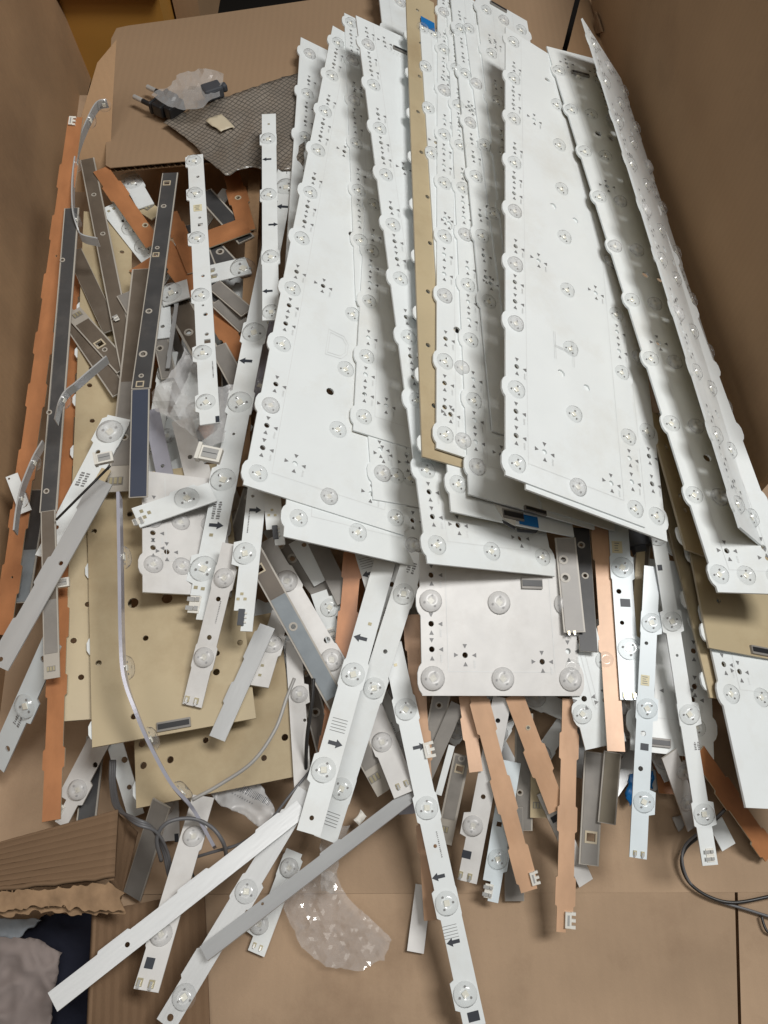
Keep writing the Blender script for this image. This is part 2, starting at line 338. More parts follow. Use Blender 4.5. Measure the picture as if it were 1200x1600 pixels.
def build_strip(idx, it):
    nm, cat, top, bot, side = STYLE[it.kind]; kw = it.kw
    L = np.linalg.norm(hit(*it.p1, it.P, it.Z) - it.P)
    a = math.atan2(it.p1[1] - it.p0[1], it.p1[0] - it.p0[0]); mx, my = (it.p0[0] + it.p1[0]) / 2, (it.p0[1] + it.p1[1]) / 2
    u = px(it, mx - math.sin(a) * it.w / 2, my + math.cos(a) * it.w / 2); v = px(it, mx + math.sin(a) * it.w / 2, my - math.cos(a) * it.w / 2)
    w = abs(v[1] - u[1]); h = w / 2
    R = root(it, nm); tag(R, it.label, cat, kw.get('group'))
    lr = kw.get('lr', .58) * w * .92
    lens = [px(it, *p) for p in kw.get('lens', [])]
    # edge profile
    bumps = []
    for s, t in lens: bumps.append((s, lr * 1.02, max(h, lr * 1.1 + t), max(h, lr * 1.1 - t)))
    if it.kind in ('c', 'cp', 's') or kw.get('jag'):
        st = kw['step'] * w / it.w if 'step' in kw else 4.0 * w; s = kw.get('ph', random.uniform(.25, .75)) * st
        while s < L - w * .3:
            k1, k2 = (1.24, 1.24) if it.kind != 's' else (1.0, 1.22)
            bumps.append((s, w * random.uniform(.5, .95), h * k1, h * k2)); s += st * random.uniform(.85, 1.15)
    bumps.sort()
    up, dn = [], []; ch = w * .10; prev = 0.0
    for s, hl, bu, bd in bumps:
        for side_, lst, b in ((1, up, bu), (-1, dn, bd)):
            if b <= h * 1.02 or s - hl - ch < prev or s + hl + ch > L: continue
            lst += [(s - hl - ch, side_ * h), (s - hl, side_ * b), (s + hl, side_ * b), (s + hl + ch, side_ * h)]
        prev = s + hl + ch
    e1 = [(L, -h), (L, h)]
    n = kw.get('notch')     # stepped end: +1 keeps the right side
    if n: e1 = [(L - w * 1.0, -h), (L - w * 1.0, -h * .15), (L, -h * .15), (L, h)] if n > 0 else [(L, -h), (L, h * .15), (L - w, h * .15), (L - w, h)]
    clip = L - (w if n else 0)
    dn = [p for p in dn if p[0] < clip]; up = [p for p in up if p[0] < clip]
    outer = [(0, h), (0, -h)][::-1]; outer = [(0, h)] + [] ; outer = [(0, -h)] + dn + e1 + up[::-1] + [(0, h)]
    holes, rings = [], []; win = []
    for f in kw.get('f', []):
        k, x, y = f[0], f[1], f[2]; r = (f[3] if len(f) > 3 else .14) * w; s, t = px(it, x, y)
        if hidden(idx, it, s, t, r): continue
        if not (r < s < L - r and abs(t) + r < h * .97): t = max(-h * .95 + r, min(h * .95 - r, t)); s = max(r * 1.2, min(L - r * 1.2, s))
        if k in 'hr': holes.append(circ(s, t, r, 10)); rings.append((k, s, t, r))
        if k == 'q': holes.append(rect(s, t, r * .9, r)); win.append((s, t, r))
    plate('strip_body', outer, holes, -TH, 0, (top, bot, side), R)
    pale = Flat()
    if it.kind == 'g':
        segs = kw.get('tape', [('tape_grey', 0, 1)]); m = kw.get('mg', .09) * w
        for tm, f0, f1 in segs:
            s0, s1 = max(m * .6, L * f0), min(L - m * .6, L * f1)
            hh = [hl for hl in holes if s0 + w * .1 < min(p[0] for p in hl) and max(p[0] for p in hl) < s1 - w * .1]
            if s1 > s0: plate('adhesive_tape', rect((s0 + s1) / 2, 0, (s1 - s0) / 2, h - m), hh, 0.0, 0.0005, (tm, tm, tm), R)
        for k, s, t, r in rings: plate('hole_ring', circ(s, t, r * 1.75, 14), [circ(s, t, r * 1.0, 14)], .0005, .0008, ('pale_edge',) * 3, R)
        for s, t, r in win: plate('window_frame', rect(s, t, r * 1.35, r * 1.4), [rect(s, t, r * .9, r)], .0005, .0009, ('tan_edge',) * 3, R)
    else:
        for k, s, t, r in rings:
            if k == 'r': plate('hole_ring', circ(s, t, r * 1.7, 14), [circ(s, t, r * 1.0, 14)], 0, .0003, ('tan_edge',) * 3, R)
    lk = 'lens_dusty' if kw.get('dusty') or it.kind in 'd' else 'lens_clear'
    for s, t in lens:
        if -lr < s < L + lr and not hidden(idx, it, s, t, lr * .9): add_lens(R, s, t, 0.0002, lr, lk)
    ink, fade, gold, yel, tin = Flat(), Flat(), Flat(), Flat(), Flat()
    E = 0.00025
    for f in kw.get('m', []):
        k, x, y = f[0], f[1], f[2]; s, t = px(it, x, y)
        if hidden(idx, it, s, t, w * .2): continue
        if k == 'R': ink.poly(arrow(s, t, w * .62, 1), E)
        elif k == 'L': ink.poly(arrow(s, t, w * .62, -1), E)
        elif k == 'sq': fade_ = w * .2; ink.poly(rect(s, t, fade_, fade_ * (f[3] if len(f) > 3 else 1.2)), E)
        elif k == 'pad': gold.poly(rect(s, t, w * .07, w * .08), E)
        elif k == 'yl':
            yel.poly(rect(s, t, w * .32, w * .26), E)
            for i in range(4): fade.poly(rect(s - w * .2 + i * w * .13, t - w * random.uniform(0, .06), w * .02, w * random.uniform(.08, .17)), E * 1.6)
        elif k == 'tx':
            for i in range(f[3] if len(f) > 3 else 5):
                for j in range(2): fade.poly(rect(s + i * w * .11, t + (j - .5) * w * .22, w * random.uniform(.025, .045), w * random.uniform(.04, .09)), E)
        elif k == 'ln':
            for i in range(5): fade.poly(rect(s + i * w * .13, t, w * .012, w * .33), E)
        elif k == 'cd':   # long serial code along the strip edge
            for i in range(14): fade.poly(rect(s + i * w * .085, t, w * random.uniform(.015, .035), w * .03), E)
    ink.build('printed_arrow', 'ink', R); fade.build('printed_code', 'grey_ink', R); gold.build('solder_pad', 'pad_gold', R); yel.build('paper_label', 'yellow_label', R)
    for c in kw.get('conn', []):
        k, x, y = c[0], c[1], c[2]; s, t = px(it, x, y); q = w * (c[3] if len(c) > 3 else 1)
        b, pn = Flat(), Flat()
        if k == 'pins':      # two tinned contacts at the strip end
            for j in (-1, 1):
                b.box(s - q * .12, s + q * .14, t + j * q * .22 - q * .1, t + j * q * .22 + q * .1, 0, q * .07)
                pn.box(s - q * .05, s + q * .22, t + j * q * .22 - q * .05, t + j * q * .22 + q * .05, q * .07, q * .13)
            b.build('connector', 'pad_gold', R); pn.build('contact_pin', 'steel', R)
        elif k == 'plug':    # white plug with teeth
            b.box(s - q * .45, s + q * .45, t - q * .22, t + q * .16, 0, q * .2)
            for j in (-.38, 0, .38): b.box(s + (j - .09) * q, s + (j + .09) * q, t + q * .16, t + q * .42, 0, q * .16)
            pn.box(s - q * .3, s + q * .3, t - q * .08, t + q * .04, q * .2, q * .23)
            b.build('plug', 'plug_white', R); pn.build('contact_pin', 'steel', R)
        elif k == 'met':     # tin clip connector on the left of a notched end
            b.box(s - q * .45, s + q * .45, t - q * .3, t + q * .25, 0, q * .06)
            for j in (-.35, .12):
                pn.box(s + j * q, s + (j + .22) * q, t - q * .42, t - q * .05, q * .06, q * .16); pn.box(s + j * q, s + (j + .2) * q, t, t + q * .2, q * .06, q * .2)
            b.build('connector', 'plug_white', R); pn.build('contact_pin', 'steel', R)
        elif k == 'blk':     # dark socket
            b.box(s - q * .5, s + q * .5, t - q * .22, t + q * .16, 0, q * .2)
            for j in (-.32, -.05, .24): pn.box(s + j * q, s + (j + .1) * q, t + q * .16, t + q * .3, 0, q * .1)
            b.build('socket', 'charcoal', R); pn.build('contact_pin', 'plug_white', R)
        elif k == 'bare':    # contact window on a tan end
            b.box(s - q * .2, s + q * .2, t - q * .3, t + q * .3, 0, q * .03)
            for j in (-.2, 0, .2): pn.box(s - q * .15, s + q * .15, t + (j - .06) * q, t + (j + .06) * q, q * .03, q * .07)
            b.build('socket', 'tape_grey', R); pn.build('contact_pin', 'pad_gold', R)
        elif k == 'end':     # plain tan end plate
            b.box(s - q * .5, s + q * .5, t - h * .9, t + h * .9, 0.0006, .0011); b.build('end_plate', 'plug_tan', R)
    it.root = R
    return R

def item_matrix(it):
    m = Matrix.Identity(4)
    for i in range(3): m[i][0], m[i][1], m[i][2], m[i][3] = it.X[i], it.Y[i], it.Z[i], it.P[i]
    return m
def join_to_previous(idx):
    """a bent strip: the second straight length becomes part of the thing before it"""
    a, b = ITEMS[idx - 1].root, ITEMS[idx].root; m = item_matrix(ITEMS[idx - 1]).inverted() @ item_matrix(ITEMS[idx])
    for c in list(b.children): c.parent = a; c.matrix_parent_inverse = Matrix.Identity(4); c.matrix_basis = m @ c.matrix_basis
    bpy.data.objects.remove(b)
def build_board(idx, it):
    kw = it.kw; back = kw.get('back', False)
    L = np.linalg.norm(hit(*it.BL, it.P, it.Z) - it.P); w = it.wid or px(it, *it.BR)[1]
    R = root(it, 'led_board'); tag(R, it.label, 'LED board', kw.get('group'))
    top, bot = ('tan_back', 'white_mask') if back else (kw.get('top', 'white_mask'), 'tan_back')
    lr = kw.get('lr', .0069); lens = []
    cols = kw.get('cols')
    if cols:
        (x0, y0), (x1, y1), n = cols; s0, t0 = px(it, x0, y0); s1, t1 = px(it, x1, y1); st = (s0 - s1) / max(1, n - 1)
        ts = kw.get('ts') or (t0, w / 2, w - t0)
        k = 0; s = s0
        while s > lr and k < 14:
            for j, t in enumerate(ts): lens.append((s, t, j, k))
            s -= st; k += 1
        t0 = min(t0, w * .12)
    else: t0 = kw.get('t0', .0095); st = kw.get('st', .06)
    # scalloped long edges
    sc = [l[0] for l in lens if l[2] == 0] or [L - .012 - i * st for i in range(int(L / st))]
    edge = [(0.0, 0.0)]
    for s in sorted(sc):
        e = lr * 1.25
        if s - e < edge[-1][0] or s + e > L: continue
        a_ = 0.0 if back else .0030; edge += [(s - e, 0), (s - e * .75, -a_ * .62), (s - e * .35, -a_), (s + e * .35, -a_), (s + e * .75, -a_ * .62), (s + e, 0)]
    left = edge[1:]; outer = [(0, 0)] + left + [(L, 0), (L, w)] + [(s, w - t) for s, t in left[::-1]] + [(0, w)]
    holes = []; tri = Flat(); fade = Flat()
    def hole(s, t, r):
        if r < s - .002 and s < L - r - .002 and r + .002 < t < w - r - .002 and all((s - a) ** 2 + (t - b) ** 2 > (r + rr) ** 2 * 1.2 for a, b, rr in hs) and not hidden(idx, it, s, t, r):
            holes.append(circ(s, t, r, 10)); hs.append((s, t, r))
    hs = []
    def marks(s, t, cross=True, code=True):
        if not (.01 < s < L - .006 and .006 < t < w - .006) or hidden(idx, it, s, t, .006): return
        a = .0016
        for dx, dy in (((1, 0), (-1, 0), (0, 1), (0, -1)) if cross else ((1, 0), (-1, 0), (0, 1))):
            c, d = s + dx * .0062, t + dy * .0066
            pts = [(c - dx * a, d - dy * a), (c + dx * a * .9 + dy * a, d + dy * a * .9 + dx * a), (c + dx * a * .9 - dy * a, d + dy * a * .9 - dx * a)]
            tri.poly(pts, .0003)
        if code:
            for i in range(5): fade.poly(rect(s + .004 + i * .0011, t + .0066, .0003, .0007), .0003)
        hole(s, t, .0021)
    if lens and not back:
        ks = sorted({l[3] for l in lens}); s0 = lens[0][0]
        for k in ks:
            s = s0 - k * st
            if k % 4 in (0, 2) and not (kw.get('sparse') and k % 4 == 2):
                for j, t in enumerate((ts[0], ts[-1])):
                    marks(s - st * .37, t, False); marks(s - st * .70, t, False)
            else: marks(s - st * .35, ts[0] + .001, False)
            if k % 3 == 0:
                for t in (w * .27, w * .76): marks(s - st * .3 + (.004 if t > w / 2 else 0), t)
            if k % 3 == 1: hole(s - st * .55, w * .42, .0033); hole(s - st * .5, w * .62, .0030)
        b = ts[0] + lr * 1.35
        for x0, x1, y0, y1 in ((.004, s0 - lr * .6, b, b + .0004), (.004, s0 - lr * .6, w - b, w - b + .0004), (s0 - lr * .6, s0 - lr * .6 + .0004, b, w - b)):
            fade_line.append((R, x0, x1, y0, y1))
    if back:
        for s in np.arange(.03, L, .055): hole(s, w * .35 + .1 * w * math.sin(s * 90), .0021); hole(s + .02, w * .8, .0021)
    for x, y, r in kw.get('holes', []):
        s, t = px(it, x, y); hole(s, t, r)
    plate('panel', outer, holes, -.0016, 0, (top, bot, 'white_mask' if not back else 'tan_edge'), R)
    if not back:
        ln = Flat()
        for rr, x0, x1, y0, y1 in fade_line:
            if rr is R: ln.poly([(x0, y0), (x1, y0), (x1, y1), (x0, y1)], .0002)
        ln.build('printed_line', 'faint_ink', R)
    tri.build('printed_triangle', 'grey_ink', R); fade.build('printed_code', 'faint_ink', R)
    lk = 'lens_dusty' if kw.get('dusty') else 'lens_clear'
    if not back:
        for s, t, j, k in lens:
            if not hidden(idx, it, s, t, lr * .8): add_lens(R, s, t, .0002, lr * random.uniform(.96, 1.03), 'lens_dusty' if random.random() < .15 else lk, 2.2 + .15 * random.random())
    else:     # white mask showing as scallops round the far side
        for s in sc:
            if not hidden(idx, it, s, -.003, .003): plate('edge_tab', [(s + x, .0005 - y) for x, y in ((-.008, -.004), (-.006, .0015), (-.0028, .0032), (.0028, .0032), (.006, .0015), (.008, -.004))][::-1], [], -.0032, -.0017, ('white_mask',) * 3, R)
    for x, y, a, b in kw.get('slots', []):    # dark board edge sockets with a pale rim
        s, t = px(it, x, y); f = Flat(); f.box(s - a, s + a, t - b, t + b, 0, .002); o = f.build('socket', 'tape_grey', R)
        g = Flat(); g.box(s - a * .55, s + a * .55, t - b * .93, t + b * .93, .002, .0026); g.build('socket_slot', 'black_plastic', o)
    for x, y, a, b in kw.get('dots', []):
        s, t = px(it, x, y); f = Flat()
        for i in range(7):
            for j in range(2): f.poly(circ(s + (j - .5) * .004, t + i * .004 + j * .002, .0006, 6), .0003)
        f.build('printed_dots', 'faint_ink', R)
    for pts_, m_ in kw.get('flaps', []): plate('ribbon', [px(it, *p) for p in pts_], [], .0004, .0010, (m_,) * 3, R)
    for x, y, a, b in kw.get('blue', []):
        s, t = px(it, x, y); f = Flat(); f.box(s - a, s + a, t - b, t + b, .0003, .0009); f.build('blue_sticker', 'blue_label', R)
    for letter, x, y, k in kw.get('letters', []):
        s, t = px(it, x, y); f = Flat()
        if letter == 'H':
            for d in (0, .0014): f.poly(rect(s, t - k * .5 + d, k * .8, .00018), .0003); f.poly(rect(s, t + k * .5 + d, k * .8, .00018), .0003); f.poly(rect(s + d, t, .00018, k * .5), .0003)
        else:
            for q in (1, .8):
                pts = [(s - k * q, t - k * .7 * q), (s + k * q, t - k * .7 * q), (s + k * q * .9, t + k * .35 * q), (s + k * .4 * q, t + k * .7 * q), (s - k * .4 * q, t + k * .7 * q), (s - k * q * .9, t + k * .35 * q)]
                for i in range(6):
                    p, r = Vector(pts[i]), Vector(pts[(i + 1) % 6]); nn = (r - p).orthogonal().normalized() * .0002; f.poly([tuple(p - nn), tuple(r - nn), tuple(r + nn), tuple(p + nn)], .0003)
        f.build('printed_letter', 'faint_ink', R)
    return R
fade_line = []
# ------------------------------------------------------------------ traced items, bottom of the heap first
# clutter deep in the heap, seen only through the gaps
PILE = [(150, 290), (400, 290), (440, 330), (430, 700), (470, 860), (900, 860), (1010, 840), (1110, 1010), (1090, 1230), (960, 1270), (690, 1240), (420, 1230), (190, 1180), (105, 1090), (105, 420)]
def in_pile(x, y):
    c = False
    for i in range(len(PILE)):
        (a, b), (d, e) = PILE[i], PILE[i - 1]
        if (b > y) != (e > y) and x < (d - a) * (y - b) / (e - b) + a: c = not c
    return c
DEEP = {'w': 'white lens strip', 'c': 'copper coloured strip', 's': 'bare silver strip', 't': 'tan backed strip', 'tape_dark': 'black taped strip', 'tape_brown': 'brown taped strip', 'tape_grey': 'grey taped strip'}
def place(x, y):
    if x < 430 and y < 440: return 'just below the cardboard sheet'
    if x < 430 and y < 640: return 'near the plastic sheet'
    if x < 430 and y < 830: return 'near the navy strip end'
    if x < 430: return 'around the tan boards'
    if x < 650 and y < 1040: return 'in the gap under the widest board'
    if x < 650: return 'behind the crossing arrow strips'
    if x < 880: return 'under the dirty greyish board'
    return 'behind the bluish strips at right'
n = 0
while n < 190:
    x, y = (random.uniform(100, 1120), random.uniform(280, 1270)) if n < 74 else (random.uniform(110, 430), random.uniform(290, 800)) if n < 130 else (random.uniform(430, 1090), random.uniform(880, 1260))
    if not in_pile(x, y) or (480 < x < 1000 and y < 800): continue
    a = random.gauss(math.pi / 2, .5); l = random.uniform(70, 170)
    x0, y0, x1, y1 = x - l * math.cos(a), y - l * math.sin(a), x + l * math.cos(a), y + l * math.sin(a)
    if not (in_pile(x0, y0) and in_pile(x1, y1)): continue
    k = random.choice('wwwgggggcst') if n < 74 else random.choice('wwwwwgggssc'); kw = {}; zz = random.uniform(.012, .055) if n < 74 else random.uniform(.03, .07) if x < 430 else random.uniform(.012, .036)
    if y > 1120: zz *= .25
    w_ = random.uniform(22, 30) * (.8 if y < 500 else 1)
    if k == 'w': kw = dict(lens=[(x0 + (x1 - x0) * q, y0 + (y1 - y0) * q) for q in (.12, .5, .88)], dusty=True)
    if k == 'g': kw = dict(tape=[(random.choice(['tape_dark', 'tape_dark', 'tape_brown', 'tape_grey']), 0, 1)], f=[('r', x0 + (x1 - x0) * q, y0 + (y1 - y0) * q) for q in (.2, .6)])
    S(k, x0, y0, x1, y1, w_, '%s deep in the heap %s' % (DEEP[kw['tape'][0][0] if k == 'g' else k], place(x, y)), z0=zz, z1=zz + random.uniform(-.008, .008), free=True, group='strips deep in the heap', **kw); n += 1
FREE0 = len(ITEMS)

# --- left of the heap
S('k', 398, 262, 376, 760, 21, 'brown corrugated cardboard strip running down beside the big white boards', jag=0)
S('g', 150, 1150, 132, 1304, 30, 'dark strip behind the white strip end at the lower left', tape=[('tape_dark', 0, 1)], z0=.02, z1=.012)
S('w', 176, 1150, 213, 1275, 26, 'white strip with two black holes by the grey wires', f=[('h', 195, 1187, .2), ('h', 202, 1230, .16)])
S('d', 262, 1228, 265, 1314, 32, 'short white strip hanging below the tan board', lens=[(255, 1258)], m=[('sq', 276, 1309, .5)])
B((97, 1127), (205, 1119), (131, 330), 'tan-backed board furthest left, along the orange strips', back=True, holes=[(115, 1001, .0022), (140, 602, .0022)], z=.07, st=.052)
B((213, 1263), (467, 1212), (205, 1000), 'tan-backed board lowest on the left, its near edge above the torn cardboard', back=True, z=.06, holes=[(224, 1196, .0025), (222, 1162, .0025), (266, 1187, .0025), (440, 1048, .0025), (445, 1152, .0025)])
S('d', 156, 1155, 88, 1285, 34, 'white strip end with one lens and a notched tip, lower left', lens=[(122, 1234)], lr=.48, f=[('h', 153, 1198, .12)], notch=1, conn=[('met', 92, 1268, .7)])
B((144, 1168), (400, 1122), (135, 750), 'wide stained tan-backed board with a grey socket on its near edge', back=True, z=.075, holes=[(154, 1036, .0022), (203, 803, .0024), (208, 942, .004), (261, 935, .004), (338, 1050, .0025), (375, 1004, .0022), (147, 830, .0022)], slots=[(272, 1133, .0032, .0112)])
S('c', 113, 430, 80, 1282, 24, 'long dark orange strip running between the tan boards and the dark strip at the left', z0=.04, z1=.01)
S('g', 60, 765, 32, 942, 28, 'short blue-grey taped strip against the orange strip at the left edge', tape=[('tape_dark', 0, .55), ('tape_blue', .55, 1)], z0=.035, z1=.03)
S('c', 118, 183, 4, 992, 24, 'tall orange copper strip leaning along the left carton wall', z0=.17, z1=.03, conn=[('plug', 112, 190, .7)], f=[('h', 88, 400, .07), ('h', 19, 902, .07)], ph=.05)
S('w', 18, 742, 40, 800, 20, 'white strip tip sticking out behind the orange strip at the left edge', z0=.05, z1=.05, f=[('h', 14, 748, .1)])
S('b', 82, 1000, -6, 1196, 31, 'white strip at the left edge with one lens and a printed code', z0=.045, z1=.02, lens=[(40, 1103)], m=[('tx', 31, 1120, 5)], f=[('h', 67, 1030), ('h', 12, 1170)])
S('w', 168, 322, 236, 408, 26, 'white lens strip under the upper copper strip at the back left', lens=[(205, 357), (225, 386)], m=[('pad', 170, 330), ('pad', 178, 326)], f=[('h', 192, 345, .1)])
S('t', 214, 316, 246, 336, 22, 'short tan strip end wedged under the lid edge', conn=[('bare', 232, 323)])
S('w', 199, 270, 228, 322, 26, 'short white strip with one big lens just under the cardboard lid', lens=[(208, 286)])
S('g', 318, 300, 385, 375, 26, 'dark taped strip crossing behind the white lens strip near the back', tape=[('tape_dark', 0, 1)])
S('g', 330, 385, 372, 430, 30, 'dark taped strip under the short copper crosspiece', tape=[('tape_dark', 0, 1)], f=[('r', 344, 394, .12)])
S('g', 272, 465, 335, 575, 42, 'wide dark brown strip with a hole behind the white plastic sheet', tape=[('tape_brown', 0, 1)], f=[('r', 295, 520, .1)])
S('g', 300, 350, 345, 470, 26, 'dark taped strip passing under the white strip with the yellow label', tape=[('tape_dark', 0, 1)])
S('c', 330, 478, 380, 560, 27, 'copper strip under the two short grey taped pieces', ph=.5)
S('g', 340, 540, 376, 606, 28, 'dark grey strip piece beside the frayed plastic sheet', tape=[('tape_grey', 0, 1)])
S('w', 320, 430, 388, 414, 27, 'white connector end with a lens beside the cardboard strip', lens=[(380, 420)], conn=[('pins', 332, 428, .8)])
S('g', 339, 470, 384, 512, 24, 'lower of two short grey taped pieces right of the white lens strip', tape=[('tape_grey', 0, 1)])
S('g', 334, 444, 386, 488, 22, 'upper of two short grey taped pieces right of the white lens strip', tape=[('tape_grey', 0, 1)])
S('c', 361, 268, 386, 360, 26, 'copper strip with a pale ring under the mesh bag', f=[('r', 372, 309, .12)], ph=.6)
S('c', 318, 376, 386, 351, 26, 'short copper crosspiece right of the white lens strip', ph=.8)
S('c', 253, 382, 312, 458, 32, 'wide copper strip crossing under the dark strip and the white strip', ph=.7)
S('c', 266, 332, 304, 424, 23, 'narrow copper strip with a notched tip right of the black strip', ph=.5, notch=0)
S('c', 210, 430, 250, 404, 21, 'copper stub poking out left of the black strip', ph=.6)
S('g', 246, 505, 264, 590, 24, 'grey strip with a pale ring right of the black strip', tape=[('tape_grey', 0, 1)], f=[('r', 250, 545, .15)])
S('w', 254, 468, 257, 528, 23, 'white strip with two dark holes right of the black strip', f=[('h', 254, 510, .15), ('h', 257, 479, .1)])
S('s', 277, 466, 262, 575, 6, 'thin silver strip standing on edge beside the white strip with two holes')
S('g', 115, 392, 174, 516, 26, 'dull brown strip lying across the tan board at the left', tape=[('tape_brown', 0, 1)], mg=.03)
S('g', 100, 486, 188, 614, 27, 'brown strip half hidden under another brown strip with a tan end', tape=[('tape_brown', 0, 1)])
S('g', 113, 486, 194, 576, 27, 'brown taped strip with a tan contact end and a square window', tape=[('tape_brown', .2, 1)], conn=[('bare', 121, 492, .9)], f=[('q', 156, 538, .2), ('r', 164, 547, .09)])
S('g', 136, 248, 204, 590, 25, 'long brown taped strip at the back left under the lid corner', tape=[('tape_brown', 0, 1)], f=[('r', 147, 305, .1), ('r', 161, 366, .1)])
S('c', 157, 264, 240, 382, 25, 'copper strip with one pale ring running down from the lid corner', f=[('r', 227, 352, .11)], ph=.55)
S('g', 194, 458, 228, 516, 26, 'short grey strip end crossing behind the long black strip', tape=[('tape_grey', 0, 1)], conn=[('met', 182, 497, .5)])
S('g', 222, 420, 185, 768, 34, 'grey taped strip with a tan contact end left of the navy strip', tape=[('tape_brown', 0, .55), ('tape_grey', .55, .9)], conn=[('bare', 181, 752, 1.0)], f=[('r', 195, 684, .1)])
S('w', 186, 652, 74, 872, 37, 'white strip running diagonally under the silver strip at the left', lens=[(172, 675)], m=[('tx', 134, 740, 6)], f=[('h', 153, 706, .1), ('h', 88, 824, .1)], dusty=True)
S('t', 166, 733, 121, 812, 15, 'narrow tan strip beside the diagonal white strip', f=[('h', 146, 770, .1)])
S('b', 156, 752, 128, 826, 17, 'narrow wavy white strip beside the narrow tan strip', jag=1)
S('d', 236, 640, 268, 790, 26, 'glossy lavender strip right of the navy strip', f=[('h', 254, 728, .13)]).kind = 'l'
S('d', 284, 655, 318, 792, 34, 'dusty white strip with a black hole under the plastic sheet', f=[('h', 297, 714, .12)], lens=[(311, 746)])
B((223, 925), (362, 932), (222, 735), 'small greyish white board shaded under the arrow strip', z=.085, cols=((240, 882), (240, 812), 2), ts=(.0075, .028, .05), dusty=True, top='dusty_white')  # greyer top colour carries the shade under the strips
S('g', 112, 325, 75, 800, 25, 'long dark taped strip bent beside the tall orange strip, tan contact end', tape=[('tape_dark', 0, 1)], z0=.12, z1=.11, f=[('r', 98, 407, .1), ('r', 75, 645, .1), ('r', 73, 768, .1)]).label_ = 'long dark taped strip beside the tall orange strip, upper length'
S('g', 75, 798, 81, 1060, 24, 'dark grey strip with a tan contact end, lower left', tape=[('tape_brown', 0, .55), ('tape_grey', .55, .86)], join=1, z0=.112, z1=.09, conn=[('bare', 80, 1045, .9)])
S('s', 162, 752, -2, 1042, 29, 'long bare silver strip with one red hole crossing the left edge', f=[('h', 95, 880, .12), ('h', 1, 1030, .12)], step=110, ph=.3, z0=.13, z1=.11)
S('w', 253, 464, 294, 450, 28, 'white strip tip with a frosted lens poking out right of the black strip', lens=[(268, 458)], lr=.5)
S('g', 266, 270, 220, 607, 27, 'long black taped strip with square windows, foremost at the left', mg=.07, tape=[('tape_dark', 0, 1)], z0=.125, z1=.14, f=[('q', 261, 287, .17), ('r', 256, 323, .1), ('q', 244, 399, .14), ('r', 246, 388, .08), ('r', 233, 487, .11), ('r', 224, 554, .13), ('r', 221, 588, .08), ('q', 219, 601, .15)])
S('g', 219.5, 608, 216, 777, 29, 'navy length', mg=.07, tape=[('tape_navy', 0, 1)], z0=.1415, z1=.125, join=1)
S('w', 305, 242, 328, 662, 28, 'long white strip with six lenses and a yellow label', z0=.13, z1=.155, lens=[(303, 252), (305, 303), (308, 373), (314, 462), (317, 552), (322, 629)], lr=.54, m=[('yl', 309, 325), ('cd', 332, 565), ('sq', 340, 655, .5)], f=[('h', 309, 276, .11), ('h', 312, 340, .1), ('q', 313, 351, .15), ('h', 317, 431, .11), ('h', 321, 491, .13), ('h', 323, 522, .12), ('q', 324, 533, .17), ('h', 317, 477, .08)])
S('l', 424, 470, 402, 640, 26, 'lavender-shaded lens strip squeezed between the arrow strip and widest board', lens=[(417, 504), (406, 603)])  # lavender is shade beside the widest board, put into the strip's colour
S('w', 455, 230, 309, 968, 33, 'longest white arrow strip, bent away from the big boards at left', z0=.11, lens=[(447, 293), (397, 520), (375, 629), (349, 750), (318, 889)], lr=.6, m=[('L', 441, 323), ('L', 384, 564), ('R', 338, 821), ('tx', 341, 785, 8), ('pad', 330, 836), ('pad', 306, 918), ('pad', 317, 920), ('cd', 452, 250)], f=[('h', 365, 678, .07)], notch=1, conn=[('met', 305, 945, .8)])
S('w', 420, 178, 423, 500, 24, 'white arrow strip standing up furthest at the left of the boards', z0=.135, z1=.14, lens=[(419, 218), (420, 305), (423, 402), (424, 488)], m=[('L', 417, 249), ('R', 427, 351), ('L', 418, 455), ('pad', 420, 194)])
S('d', 362, 850, 300, 1103, 30, 'faded strip with two clouded lenses lying on the tan board', lens=[(350, 903), (319, 1027)], lr=.56, f=[('h', 341, 936, .13), ('h', 327, 996, .13)], m=[('cd', 345, 940)], conn=[('pins', 300, 1093, 1.1)])
S('g', 424, 822, 512, 935, 33, 'brown-grey strip with a pale ring just left of the heap centre', tape=[('tape_grey', 0, 1)], mg=.02, f=[('r', 457, 873, .14), ('r', 438, 852, .13)])
S('w', 466, 842, 506, 908, 34, 'short white strip tip with a dark hole under the big white boards', f=[('h', 475, 851, .12)])
S('g', 494, 845, 540, 940, 28, 'plain grey strip between the white tip and the copper blade', tape=[('tape_grey', 0, 1)], mg=.01)
S('w', 498, 925, 524, 1004, 26, 'short white strip end with one lens and tinned contacts beside the copper blade', lens=[(515, 949)], lr=.6, conn=[('met', 519, 990, .8)])
S('c', 554, 848, 537, 1040, 26, 'dark copper blade in the gap left of the arrow strips', ph=.35)
S('w', 566, 852, 586, 918, 30, 'short white strip with a smudged arrow below the big boards', m=[('L', 575, 897), ('ln', 570, 872)])
S('d', 412, 846, 548, 1082, 33, 'dusty white strip with two lenses slanting right beside the blue-grey strip', lens=[(448, 908), (518, 1031)], f=[('h', 511, 1000, .16)])
S('d', 440, 955, 404, 1072, 30, 'dusty strip end with one lens at the right rim of the tan boards', lens=[(425, 1007)], f=[('h', 412, 994, .13)], m=[('pad', 410, 1040), ('pad', 406, 1055)])
S('d', 458, 1000, 474, 1242, 26, 'greyed lens strip hanging down right of the tan boards', lens=[(468, 1085)], f=[('h', 478, 1125, .1)])
S('c', 520, 1080, 502, 1190, 14, 'copper sliver left of the arrow strips')
